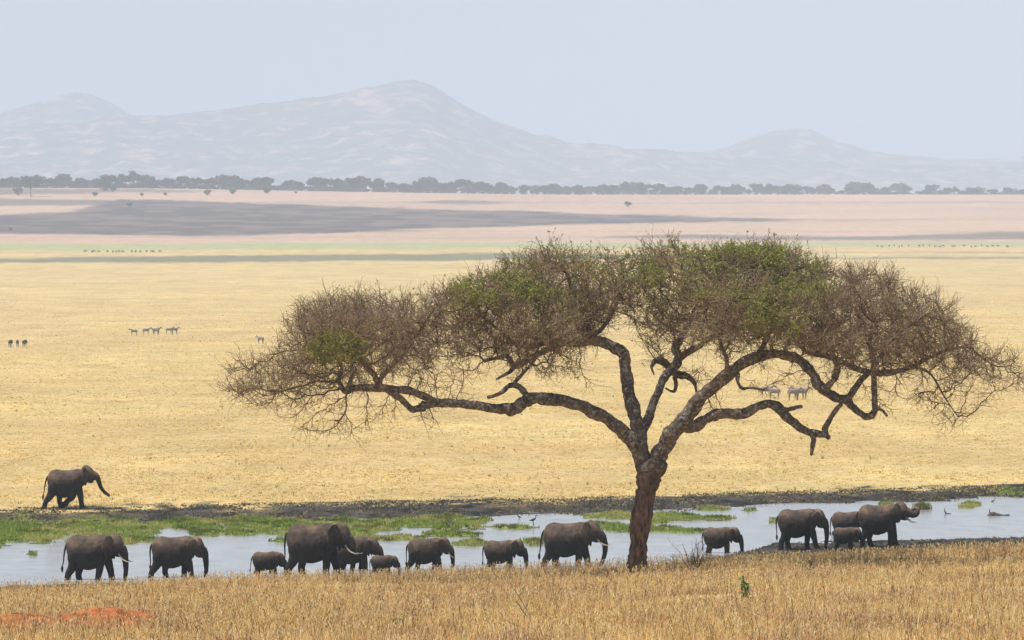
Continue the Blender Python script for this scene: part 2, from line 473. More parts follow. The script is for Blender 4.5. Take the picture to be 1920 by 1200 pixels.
hill('mountain', [(1300, 330), (1560, 306), (1700, 302), (1820, 300), (1920, 295), (2100, 290), (2300, 284), (2700, 300), (3000, 330)],
     21000, 2600, 3500, M['hill'], 'faintest low ridge at the far right skyline', 0.07, 161)

# ------------------------------------------------------------------ tubes and prisms
def catmull(pts, per=5):
    pts = np.asarray(pts, float)
    ext = np.vstack([2 * pts[0] - pts[1], pts, 2 * pts[-1] - pts[-2]])
    out = []
    for i in range(1, len(ext) - 2):
        p0, p1, p2, p3 = ext[i - 1:i + 3]
        for t in np.linspace(0, 1, per, endpoint=False):
            out.append(0.5 * ((2 * p1) + (-p0 + p2) * t + (2 * p0 - 5 * p1 + 4 * p2 - p3) * t * t + (-p0 + 3 * p1 - 3 * p2 + p3) * t ** 3))
    out.append(ext[-2])
    return np.array(out)

def tube(pts, rad, sides=10, rough=0.0, squash=None, seed=0):
    """closed tube; returns V, quads, tris"""
    pts = np.asarray(pts, float); n = len(pts)
    tan = np.gradient(pts, axis=0); tan /= np.linalg.norm(tan, axis=1)[:, None] + 1e-9
    ref = np.array([0, 1.0, 0.13]); ref /= np.linalg.norm(ref)
    V = []
    prev = None
    r_ = np.random.default_rng(seed)
    for i in range(n):
        a = ref if prev is None else prev
        a = a - tan[i] * np.dot(a, tan[i])
        if np.linalg.norm(a) < 1e-3: a = np.cross(tan[i], [1, 0, 0])
        a /= np.linalg.norm(a); b = np.cross(tan[i], a); prev = a
        for k in range(sides):
            th = 2 * math.pi * k / sides
            rr = rad[i] * (1 + rough * (r_.random() - 0.5) * 2)
            V.append(pts[i] + rr * (math.cos(th) * a * (squash or 1.0) + math.sin(th) * b))
    V.append(pts[0] - tan[0] * rad[0] * 0.3); V.append(pts[-1] + tan[-1] * rad[-1] * 0.6)
    q, t = [], []
    for i in range(n - 1):
        for k in range(sides):
            k2 = (k + 1) % sides
            q.append((i * sides + k, i * sides + k2, (i + 1) * sides + k2, (i + 1) * sides + k))
    for k in range(sides):
        k2 = (k + 1) % sides
        t.append((n * sides, k2, k)); t.append((n * sides + 1, (n - 1) * sides + k, (n - 1) * sides + k2))
    return np.array(V), np.array(q), np.array(t)

class Acc:
    def __init__(s): s.V, s.Q, s.T, s.n = [], [], [], 0
    def add(s, V, q=None, t=None):
        s.V.append(np.asarray(V, float))
        if q is not None and len(q): s.Q.append(np.asarray(q) + s.n)
        if t is not None and len(t): s.T.append(np.asarray(t) + s.n)
        s.n += len(V)
    def mesh(s, name, smooth=True):
        f = []
        if s.Q: f.append(np.concatenate(s.Q))
        if s.T: f.append(np.concatenate(s.T))
        return mesh_np(name, np.concatenate(s.V), f, smooth)

def prisms(p0, p1, r0, r1, col):
    """three sided twigs, vectorised"""
    d = p1 - p0; L = np.linalg.norm(d, axis=1)[:, None] + 1e-9; d = d / L
    a = np.cross(d, np.array([0.31, 0.77, 0.55])); a /= np.linalg.norm(a, axis=1)[:, None] + 1e-9
    b = np.cross(d, a)
    n = len(p0); V = np.empty((n, 6, 3))
    for k in range(3):
        th = 2 * math.pi * k / 3
        o = math.cos(th) * a + math.sin(th) * b
        V[:, k] = p0 + o * r0[:, None]; V[:, 3 + k] = p1 + o * r1[:, None]
    base = (np.arange(n) * 6)[:, None]
    q = np.concatenate([base + np.array([k, (k + 1) % 3, 3 + (k + 1) % 3, 3 + k]) for k in range(3)])
    return V.reshape(-1, 3), q, np.repeat(col, 6, axis=0)

def rand_dir(n):
    v = rng.normal(size=(n, 3)); return v / np.linalg.norm(v, axis=1)[:, None]

def norm(v): return v / (np.linalg.norm(v, axis=-1)[..., None] + 1e-9)

# ------------------------------------------------------------------ the big acacia
TD = 218.0
tx0 = (1195 - 960) / F * TD
tree_base = np.array([tx0, TD, gz(tx0, TD) - 0.05])
tree = empty('acacia_tree', tree_base)
tag(tree, 'huge spreading umbrella acacia with bare twiggy crown on the grassy bank', 'tree')
LIMBS = dict(  # px, py, radius px ; depth start, depth end (m)
    trunk=([(1194, 1092, 27), (1194, 1078, 23.5), (1195, 1050, 20.5), (1197, 1021, 19.5), (1201, 985, 19.5), (1205, 954, 20), (1211, 925, 20), (1215, 905, 21), (1217, 885, 25), (1215, 868, 22)], 0, 0),
    stem=([(1214, 895, 17), (1206, 868, 19), (1199, 838, 18), (1197, 812, 16), (1195, 790, 14)], 0, 0.1),
    L1=([(1199, 845, 15), (1185, 826, 15), (1167, 811, 14), (1144, 788, 13), (1112, 771, 12.5), (1075, 756, 12.5), (1033, 748, 12), (994, 749, 12), (976, 758, 12.5), (962, 768, 12), (945, 767, 11), (921, 764, 10.5), (890, 760, 10), (855, 756, 9.5), (816, 755, 9), (790, 762, 10)], 0, -2.2),
    L1a=([(820, 755, 8), (802, 747, 8), (771, 734, 7.5), (732, 728, 8), (697, 727, 8), (668, 727, 6), (648, 734, 5.5), (636, 715, 4.5), (641, 689, 3.5), (630, 665, 2.5)], -2.1, -2.8),
    L1b=([(792, 763, 9), (775, 768, 7), (757, 752, 6), (740, 740, 6), (722, 730, 5)], -2.2, -2.5),
    L1c=([(713, 725, 7), (694, 696, 6), (673, 675, 4.5), (640, 655, 3), (610, 640, 2)], -2.5, -4.0),
    L1d=([(712, 720, 6), (717, 706, 5), (734, 685, 4.5), (764, 655, 4), (781, 629, 3.5), (800, 600, 2.5)], -2.5, -0.8),
    L1e=([(652, 733, 4.5), (660, 704, 4), (659, 685, 3.5), (662, 660, 2.5)], -2.8, -2.2),
    L1f=([(990, 744, 7), (980, 731, 6), (968, 723, 5.5), (952, 725, 5), (938, 738, 4.5), (914, 745, 3)], -1.0, -1.8),
    L1g=([(962, 722, 4), (984, 697, 3.5), (1001, 675, 3), (1010, 650, 2.2)], -1.2, -0.2),
    U1=([(1197, 825, 16), (1195, 800, 15), (1187, 766, 13), (1177, 727, 12), (1174, 690, 11.5), (1169, 665, 11.5), (1152, 653, 11.5), (1124, 643, 10.5), (1105, 634, 10.5), (1099, 612, 8.5), (1094, 577, 6), (1075, 545, 4), (1060, 510, 2.5)], 0.1, 2.0),
    U1a=([(1115, 640, 9), (1075, 645, 7.5), (1040, 641, 6.5), (987, 648, 5), (960, 640, 4), (925, 610, 3), (900, 590, 2)], 1.5, 0.2),
    U1b=([(1050, 644, 6), (998, 668, 6.5), (966, 686, 6.5), (955, 672, 5), (942, 668, 4), (907, 677, 3)], 1.3, -0.6),
    U1c=([(1110, 628, 6), (1127, 619, 4.5), (1141, 598, 4.5), (1152, 578, 3.5), (1165, 545, 2.5)], 1.7, 3.0),
    U1d=([(966, 686, 4.5), (952, 700, 3.5), (930, 711, 2)], -0.5, -0.9),
    S1=([(1203, 812, 10), (1212, 792, 9.5), (1225, 759, 9), (1239, 720, 8.5), (1247, 704, 8.5), (1262, 690, 9), (1272, 668, 9), (1268, 648, 8), (1285, 620, 6), (1300, 585, 4), (1290, 545, 3), (1280, 510, 2)], 0.1, 4.0),
    S1a=([(1262, 694, 9), (1246, 681, 8), (1231, 677, 5.5), (1222, 688, 3), (1226, 703, 1.5)], 2.4, 1.6),
    S1b=([(1258, 694, 8), (1281, 703, 7), (1297, 710, 5), (1303, 722, 3.5), (1306, 736, 2)], 2.4, 1.8),
    S1c=([(1270, 676, 8), (1295, 658, 7.5), (1320, 642, 6.5), (1348, 626, 5.5), (1385, 615, 4.5), (1420, 590, 3.5), (1445, 550, 2.5)], 2.8, 4.6),
    S1d=([(1383, 616, 4), (1348, 608, 4), (1313, 601, 3.5), (1274, 596, 2.5)], 3.4, 2.4),
    S1e=([(1265, 706, 5), (1268, 722, 4), (1263, 734, 3), (1248, 728, 2)], 2.3, 2.0),
    R=([(1219, 900, 16), (1233, 870, 18), (1245, 835, 18), (1262, 808, 16.5), (1284, 787, 15.5), (1309, 757, 14), (1348, 717, 13.5), (1383, 689, 12.5), (1418, 671, 11.5), (1450, 665, 10), (1480, 668, 9.5), (1505, 680, 9.5), (1522, 700, 9.5), (1537, 722, 9.5), (1560, 744, 9.5), (1586, 750, 9), (1599, 764, 7), (1620, 780, 7), (1638, 775, 6.5), (1641, 749, 6), (1638, 707, 5.8), (1637, 674, 5), (1632, 640, 4), (1640, 600, 3)], 0, -3.0),
    R2=([(1280, 800, 12), (1302, 800, 11.5), (1325, 788, 10.5), (1351, 777, 10.5), (1390, 775, 10), (1425, 762, 9.5), (1455, 760, 9.5), (1475, 782, 9), (1500, 799, 8), (1520, 812, 8), (1545, 812, 7), (1549, 800, 6.5), (1563, 773, 5.5), (1578, 757, 4.5)], -0.4, -2.4),
    R2a=([(1455, 764, 6), (1478, 767, 4.5), (1503, 762, 3.5)], -1.5, -1.8),
    R2b=([(1522, 812, 6), (1525, 828, 5), (1522, 854, 3.2)], -2.2, -2.3),
    R2c=([(1544, 812, 6), (1555, 822, 5)], -2.3, -2.5),
    R3=([(1545, 732, 7), (1564, 710, 6.5), (1570, 688, 6), (1560, 660, 4.5), (1545, 625, 3)], -2.2, -4.0),
    R4=([(1592, 742, 7), (1612, 716, 6), (1625, 698, 6), (1594, 686, 6), (1556, 670, 6), (1515, 661, 5), (1490, 635, 4), (1470, 600, 3)], -2.5, 0.5),
    R5=([(1622, 698, 7), (1650, 700, 6.5), (1680, 698, 6), (1706, 689, 5), (1740, 672, 4), (1780, 655, 3), (1820, 650, 2)], -2.0, -1.0),
    R6=([(1700, 690, 3.4), (1722, 690, 2.8), (1747, 704, 2.2), (1774, 749, 1.5), (1797, 782, .8)], -1.5, -2.0),
    R7=([(1365, 698, 6), (1362, 671, 4), (1350, 640, 3.5), (1355, 600, 3), (1375, 560, 2)], -1.4, -3.5),
    R8=([(1383, 700, 5), (1384, 718, 3.5), (1392, 728, 3.2), (1410, 728, 2.6), (1433, 731, 2)], -1.4, -1.8),
    R9=([(1420, 668, 6), (1440, 630, 5), (1450, 590, 4), (1440, 545, 3), (1420, 500, 2)], -1.6, 0.0),
    R10=([(1638, 770, 3.5), (1652, 768, 3.2), (1664, 780, 2.8)], -2.8, -2.9),
    R11=([(1637, 690, 4), (1665, 650, 4), (1700, 615, 3), (1735, 590, 2)], -2.9, -4.0),
)
limb_nodes = []
tr = None
for nm, (pts, d0, d1) in LIMBS.items():
    a = np.array(pts, float)
    seg = np.concatenate([[0], np.cumsum(np.hypot(*np.diff(a[:, :2], axis=0).T))]); seg /= seg[-1]
    dep = TD + d0 + (d1 - d0) * seg
    W = np.array([P(x, y, dd) for (x, y, _), dd in zip(a, dep)])
    WR = np.column_stack([W, a[:, 2] / F * dep])
    c = catmull(WR, 9)
    nn = len(c)
    if nm not in ('trunk', 'stem'):
        wob = np.column_stack([fbm(np.arange(nn) / 6.0, np.full(nn, 3.3 * k), hash(nm) % 97 if False else len(nm) * 7 + int(a[0, 0]) % 31) - 0.5 for k in (1, 2, 3)])
        c[:, :3] += wob * c[:, 3:4] * 0.9
    rr = np.maximum(c[:, 3], 0.02) * (1 + 0.22 * (fbm(np.arange(nn) / 4.0, np.full(nn, a[0, 0]), 5, 3) - 0.5) * 2)
    SD = 22
    V, q, t = tube(c[:, :3] - tree_base, rr, SD, 0.0, seed=int(a[0, 0]))
    th_ = np.tile(np.arange(SD), nn) / SD * 2 * np.pi; al = np.repeat(np.arange(nn), SD)
    big_ = max(float(a[0, 2]), 5.0)
    fur = np.abs(fbm(np.cos(th_) * 2.6 + 9, np.sin(th_) * 2.6 + al * 0.10 + a[0, 0], 3, 3) - 0.5) * 2 - 0.25
    lum = fbm(np.cos(th_) * 0.9 + 4, np.sin(th_) * 0.9 + al * 0.28 + a[0, 1], 8, 3) - 0.5
    Rr = np.repeat(rr, SD)[:, None]; cen = np.repeat(c[:, :3] - tree_base, SD, axis=0)
    V[:nn * SD] = cen + (V[:nn * SD] - cen) * (0.93 + 0.16 * fur + 0.18 * lum)[:, None]
    part = 'trunk' if nm == 'trunk' else 'limb'
    me = mesh_np(part, V, [q, t], True)
    o = add(part, me, M['bark'], tree)
    if nm not in ('trunk', 'stem', 'R2b', 'R2c', 'R10', 'R2a'):
        L = np.concatenate([[0], np.cumsum(np.linalg.norm(np.diff(c[:, :3], axis=0), axis=1))])
        for s in np.arange(0, L[-1], 0.3):
            p = np.array([np.interp(s, L, c[:, k]) for k in range(3)])
            rpx = np.interp(s, L, c[:, 3])
            if rpx < 0.22: limb_nodes.append(p)
        limb_nodes.append(c[-1, :3])

LOBES = [  # px, py, rx, ry, depth offset m, depth radius m, density, fringe
    (690, 583, 150, 46, -1.0, 3.0, 1, 0), (660, 600, 120, 45, -4.0, 2.4, 1, 0), (620, 650, 90, 60, -3.0, 2.2, 1, 0), (560, 690, 95, 50, -2.0, 2.2, 1, 0), (590, 610, 60, 45, -1.5, 2, 1, 0),
    (465, 695, 48, 48, -2.0, 1.4, 0.75, 0), (500, 725, 60, 35, -2.0, 1.4, .8, 0), (780, 630, 90, 60, 0.0, 2.6, 1, 0), (730, 660, 80, 40, -3.5, 1.6, .8, 0), (600, 735, 60, 25, -2.5, 1.2, .6, 0),
    (1030, 535, 150, 65, 1.0, 3.2, 1, 0), (1050, 486, 105, 30, 1.0, 2.6, .9, 0), (930, 555, 90, 55, -0.5, 2.6, 1, 0), (940, 610, 110, 50, 0.5, 2.6, 1, 0), (1010, 640, 120, 36, 0.0, 2.4, 1, 0), (1080, 580, 75, 60, 3.5, 2.0, 1, 0), (870, 610, 70, 50, 2.5, 2.2, .9, 0),
    (1190, 530, 60, 45, 3.5, 2.4, .9, 0), (1245, 478, 65, 36, 4.0, 2.2, .8, 0), (1240, 580, 60, 40, 4.0, 2.0, .9, 0), (1200, 590, 50, 30, 3.5, 1.5, .5, 0),
    (1370, 510, 160, 62, 1.0, 3.4, 1, 0), (1420, 472, 95, 28, 1.0, 2.6, 1, 0), (1330, 580, 120, 50, 3.0, 2.6, 1, 0), (1450, 575, 110, 62, -2.5, 2.4, 1, 0), (1340, 610, 80, 35, -2.5, 1.8, .8, 0), (1480, 520, 70, 45, 2.0, 2.4, 1, 0), (1460, 640, 80, 28, -1.0, 2.0, .7, 0),
    (1610, 560, 110, 58, -1.5, 3.2, 1, 0), (1690, 580, 100, 55, -1.0, 3.0, 1, 0), (1630, 630, 110, 45, -3.0, 2.4, 1, 0), (1740, 625, 85, 50, -2.0, 2.6, 1, 0), (1560, 625, 80, 45, 1.5, 2.4, .9, 0), (1670, 655, 100, 30, 0.0, 2.2, .8, 0),
    (1800, 650, 60, 40, -1.5, 2.0, .9, 0), (1860, 680, 50, 36, -1.5, 1.5, .7, 0), (1895, 700, 25, 25, -1.5, 1, .6, 0), (1640, 520, 60, 28, 0, 2, .8, 0),
    (1160, 510, 65, 42, 2.5, 2.2, 1, 0), (1150, 560, 45, 28, 2, 1.6, .8, 0), (1560, 520, 70, 30, -.5, 2, .9, 0), (860, 555, 60, 35, -1, 1.8, .9, 0), (840, 560, 50, 35, 0.5, 2, .8, 0), (1550, 510, 50, 25, 1, 2, .8, 0), (640, 560, 70, 22, -2, 2, .8, 0), (1780, 610, 60, 30, -2, 1.8, .8, 0), (540, 650, 45, 40, -2, 1.6, .9, 0), (1500, 600, 70, 45, -3.5, 1.8, .9, 0), (1020, 600, 90, 50, -1.8, 1.8, 1, 0), (1390, 560, 110, 45, -2.5, 2, .9, 0),
    (1750, 650, 95, 36, -1.0, 2.2, 1, 0), (1650, 672, 100, 22, -2.5, 2.0, .8, 0), (1835, 660, 55, 34, -2.2, 1.6, .9, 0), (1885, 690, 34, 28, -1.2, 1.2, .9, 0), (1908, 695, 20, 24, -1.2, .8, 1.2, 0), (1900, 660, 20, 20, -1.5, .8, 1, 0), (1780, 690, 70, 24, -2.2, 1.4, .7, 0), (1560, 560, 80, 55, -2.5, 2, .9, 0),
    (560, 728, 85, 22, -1.5, 1.4, .9, 0), (650, 700, 65, 30, -1.5, 1.6, .8, 0), (470, 722, 58, 30, -1.4, 1.2, .9, 0), (432, 695, 22, 30, -1.8, .8, .8, 0), (1250, 620, 60, 28, 2.0, 1.4, .8, 0), (1390, 625, 90, 26, 0.5, 1.6, .8, 0), (1000, 672, 90, 18, .4, 1.2, .7, 0), (840, 655, 60, 30, -.5, 1.5, .8, 0),
    (1200, 490, 40, 22, 2, 1.5, .7, 0),
    # hanging fringes
    (1258, 672, 40, 22, 2.4, .7, .9, 1), (1300, 690, 25, 25, 2, .5, .6, 1), (1335, 722, 22, 16, -.8, .4, 1.2, 1), (1500, 700, 40, 25, -2, .7, .5, 1), (1610, 735, 50, 20, -2, .7, .6, 1), (660, 805, 25, 25, -2.4, .5, .4, 1), (560, 790, 30, 20, -2.2, .6, .4, 1), (1880, 720, 20, 20, -1.5, .5, .7, 1), (1760, 780, 18, 22, -1.8, .4, .5, 1), (770, 700, 40, 25, -1.5, .8, .6, 1), (900, 700, 30, 20, -.5, .6, .6, 1),
    (605, 790, 16, 36, -2.2, 0.6, .5, 1), (640, 770, 30, 25, -2.4, .6, .4, 1), (695, 780, 16, 38, -2.5, 0.6, .5, 1), (735, 760, 20, 20, -2.5, .6, .3, 1), (535, 760, 45, 22, -2.2, .8, .4, 1), (815, 715, 22, 36, -1.5, .8, .5, 1), (805, 780, 8, 30, -2.0, .3, .4, 1), (860, 690, 35, 25, -1, .8, .5, 1),
    (1785, 745, 40, 40, -1.8, 1.0, .5, 1), (1735, 730, 35, 40, -1.5, 1.0, .5, 1), (1690, 730, 30, 28, -1.5, .8, .4, 1), (1810, 775, 20, 25, -1.8, .6, .5, 1), (1840, 730, 30, 30, -1.6, 0.8, .4, 1), (1575, 700, 40, 30, -1, .8, .4, 1), (1450, 700, 60, 20, -1.5, .8, .3, 1), (1660, 745, 40, 15, -1.5, .6, .4, 1),
    (1075, 690, 50, 25, 1, .8, .4, 1), (1105, 728, 16, 14, 1.0, .4, .8, 1), (1320, 690, 40, 22, 1.5, .8, .3, 1), (1040, 690, 40, 20, 0, .8, .4, 1), (1330, 725, 18, 14, -0.8, .4, .9, 1),
]
att, att_fr = [], []
for (cx, cy, rx, ry, dz, dr, den, fr) in LOBES:
    c0 = P(cx, cy + (0 if fr else 10), TD + dz); sc = (TD + dz) / F
    a_, b_, c_ = rx * sc, dr, ry * sc
    n = int(max(6, a_ * b_ * c_ * 4.19 * 10.5 * den * (2.0 if fr else 1.0)))
    v = rand_dir(n) * (rng.random(n) ** (1 / 2.4))[:, None]
    att.append(c0 + v * np.array([a_, b_, c_])); att_fr.append(np.full(n, fr))
att = np.concatenate(att); att_fr = np.concatenate(att_fr)
alive = np.ones(len(att), bool)
nodes = [Vector(p) for p in limb_nodes]; parent = [-1] * len(nodes); NL = len(nodes); nfr = [0] * NL
STEP, KILL, INF = 0.27, 0.36, 3.5
attv = [Vector(p) for p in att]
near_i = [-1] * len(att); near_d = [1e9] * len(att)
new_from = 0
for it in range(70):
    kd = kdtree.KDTree(len(nodes) - new_from)
    for i in range(new_from, len(nodes)): kd.insert(nodes[i], i)
    kd.balance()
    pull = {}
    live = 0
    for k in np.nonzero(alive)[0]:
        co, i, ds = kd.find(attv[k])
        if ds < near_d[k]: near_d[k] = ds; near_i[k] = i
        if near_d[k] < KILL: alive[k] = False; continue
        if near_d[k] < INF * (1.6 if it > 25 else 1):
            i = near_i[k]; live += 1
            dv = (attv[k] - nodes[i]).normalized()
            if i in pull: pull[i][0] += dv; pull[i][1] = max(pull[i][1], att_fr[k])
            else: pull[i] = [dv.copy(), att_fr[k]]
    if not live: break
    new_from = len(nodes)
    for i, (dv, fr) in pull.items():
        dv = dv.normalized() + Vector(rng.normal(size=3) * 0.34)
        if parent[i] >= 0: dv += (nodes[i] - nodes[parent[i]]).normalized() * 0.25
        nodes.append(nodes[i] + dv.normalized() * STEP * random.uniform(0.7, 1.2)); parent.append(i); nfr.append(int(fr))
    if len(nodes) == new_from: break
NP_ = np.array([tuple(v) for v in nodes]); PA = np.array(parent); NFR = np.array(nfr)
cnt = np.ones(len(nodes))
for i in range(len(nodes) - 1, NL - 1, -1): cnt[PA[i]] += cnt[i]
print('acacia: attractors', len(att), 'nodes', len(nodes))
br = np.arange(NL, len(nodes))
rad = np.minimum(0.0085 * cnt ** 0.42, 0.085)
p0 = NP_[PA[br]]; p1 = NP_[br]
r1 = rad[br]; r0 = np.where(PA[br] >= NL, np.minimum(rad[PA[br]], r1 * 1.6), r1 * 1.25)
def twig_cols(n, v=0.22):
    base = np.array([0.155, 0.100, 0.058]); k = rng.random((n, 1)) ** 1.5
    return (base * (1 - k) + np.array([0.36, 0.265, 0.175]) * k) * (1 + v * (rng.random((n, 1)) - 0.5) * 2)
bV, bQ, bC = prisms(p0, p1, r0, r1, twig_cols(len(br)) * 0.45)
# fine twigs along the thin branches
thin = br[(cnt[br] < 26)]
kk = np.where(NFR[thin] > 0, 3, 5)
src = np.repeat(thin, kk)
t_ = rng.random((len(src), 1))
o0 = NP_[PA[src]] * (1 - t_) + NP_[src] * t_
bd = norm(NP_[src] - NP_[PA[src]])
fr_ = NFR[src][:, None]
dirv = norm(bd * 0.55 + rand_dir(len(src)) * 0.9 + np.array([0, 0, 0.30]) * (1 - 2.0 * fr_))
S0, S1_, R0, R1 = [], [], [], []
cur, dv = o0, dirv
rr0 = np.full(len(src), 0.0098) * (0.8 + 0.5 * rng.random(len(src)))
joints = []
for s in range(3):
    ln = (0.14 + 0.19 * rng.random((len(src), 1)))
    nx = cur + dv * ln
    S0.append(cur); S1_.append(nx); R0.append(rr0); R1.append(rr0 * 0.8); rr0 = rr0 * 0.8
    # a side twiglet at each joint
    sd = norm(dv * 0.6 + rand_dir(len(src)) * 0.9)
    sel = rng.random(len(src)) < 0.75
    S0.append(nx[sel]); S1_.append((nx + sd * (0.10 + 0.14 * rng.random((len(src), 1))))[sel]); R0.append(rr0[sel] * 0.9); R1.append(rr0[sel] * 0.6)
    cur = nx; dv = norm(dv + rand_dir(len(src)) * 0.55 + np.array([0, 0, 0.08]))
S0 = np.concatenate(S0); S1_ = np.concatenate(S1_); R0 = np.concatenate(R0); R1 = np.concatenate(R1)
tV, tQ, tC = prisms(S0, S1_, R0, R1, twig_cols(len(S0)))
print('acacia: twig segments', len(S0))
o = add('branches', mesh_np('branches', bV - tree_base, bQ, False, bC), M['twig'], tree); o['kind'] = 'stuff'
o = add('twigs', mesh_np('twigs', tV - tree_base, tQ, False, tC), M['twig'], tree); o['kind'] = 'stuff'
# feathery green leaf on a few parts of the crown
LEAFP = [(930, 540, 80, 34, 1.8), (1010, 545, 55, 20, .6), (630, 650, 62, 32, 1.5), (1390, 480, 110, 32, 1.2), (1300, 470, 60, 30, .5), (1230, 520, 80, 40, .45), (1470, 560, 75, 45, .8), (1450, 605, 60, 35, .8), (1540, 540, 45, 22, .5), (1340, 540, 110, 40, .3), (1510, 500, 50, 25, .4), (870, 565, 40, 20, .5)]
lpx = 960 + S1_[:, 0] / S1_[:, 1] * F; lpy = EYE + (CAM_H - S1_[:, 2]) / S1_[:, 1] * F
wgt = np.zeros(len(S1_))
for (cx, cy, rx, ry, k) in LEAFP:
    wgt = np.maximum(wgt, k * np.clip(1.25 - ((lpx - cx) / rx) ** 2 - ((lpy - cy) / ry) ** 2, 0, 1))
top_ = sstep(640, 500, lpy) * ((lpx > 840) & (lpx < 1560)) * .22 + .03
wgt = np.maximum(wgt, top_)
clump = fbm(S1_[:, 0] * 1.3 + 50, S1_[:, 2] * 1.6 + S1_[:, 1] * 0.7, 17, 3)
li = np.nonzero(rng.random(len(S1_)) < wgt * sstep(0.34, 0.52, clump) * 1.1)[0]
li = np.repeat(li, 5)
n = len(li)
lp = S0[li] + (S1_[li] - S0[li]) * rng.random((n, 1))
ld = norm(norm(S1_[li] - S0[li]) * 0.5 + rand_dir(n)); ls = norm(np.cross(ld, rand_dir(n)))
ll = (0.05 + 0.06 * rng.random((n, 1))); lw = 0.016 + 0.012 * rng.random((n, 1))
LV = np.stack([lp, lp + ld * ll * .5 + ls * lw, lp + ld * ll, lp + ld * ll * .5 - ls * lw], 1).reshape(-1, 3)
lk = rng.random((n, 1))
lc = np.array([0.20, 0.25, 0.045]) * (1 - lk) + np.array([0.38, 0.38, 0.10]) * lk
o = add('foliage', mesh_np('foliage', LV - tree_base, np.arange(n * 4).reshape(-1, 4), False, np.repeat(lc, 4, axis=0)), M['leaf'], tree); o['kind'] = 'stuff'
print('acacia: leaves', n)

# ------------------------------------------------------------------ elephants
def loft(rings, sides=20):
    """rings: (x, zc, half height, half width[, y])"""
    V = []
    for r in rings:
        x, zc, hh, hw = r[:4]; y0 = r[4] if len(r) > 4 else 0
        for k in range(sides):
            th = 2 * math.pi * k / sides
            V.append((x, y0 + hw * math.cos(th), zc + hh * math.sin(th)))
    n = len(rings)
    V.append((rings[0][0], 0, rings[0][1])); V.append((rings[-1][0], rings[-1][4] if len(rings[-1]) > 4 else 0, rings[-1][1]))
    q, t = [], []
    for i in range(n - 1):
        for k in range(sides):
            k2 = (k + 1) % sides
            q.append((i * sides + k, i * sides + k2, (i + 1) * sides + k2, (i + 1) * sides + k))
    for k in range(sides):
        k2 = (k + 1) % sides
        t.append((n * sides, k2, k)); t.append((n * sides + 1, (n - 1) * sides + k, (n - 1) * sides + k2))
    return np.array(V, float), np.array(q), np.array(t)

def rotz(v, a, c):
    v = v - c; s, k = math.sin(a), math.cos(a)
    return np.column_stack([v[:, 0] * k - v[:, 1] * s, v[:, 0] * s + v[:, 1] * k, v[:, 2]]) + c
def roty(v, a, c):
    """positive a: nose goes down"""
    v = v - c; s, k = math.sin(a), math.cos(a)
    return np.column_stack([v[:, 0] * k + v[:, 2] * s, v[:, 1], -v[:, 0] * s + v[:, 2] * k]) + c

def remeshed(acc, voxel, smooth_it=4):
    me = acc.mesh('tmp')
    o = bpy.data.objects.new('tmp', me); COL.objects.link(o)
    m = o.modifiers.new('r', 'REMESH'); m.mode = 'VOXEL'; m.voxel_size = voxel; m.use_smooth_shade = True
    s = o.modifiers.new('s', 'SMOOTH'); s.factor = 0.5; s.iterations = smooth_it
    dg = bpy.context.evaluated_depsgraph_get(); dg.update()
    out = bpy.data.meshes.new_from_object(o.evaluated_get(dg))
    bpy.data.objects.remove(o); bpy.data.meshes.remove(me)
    return out

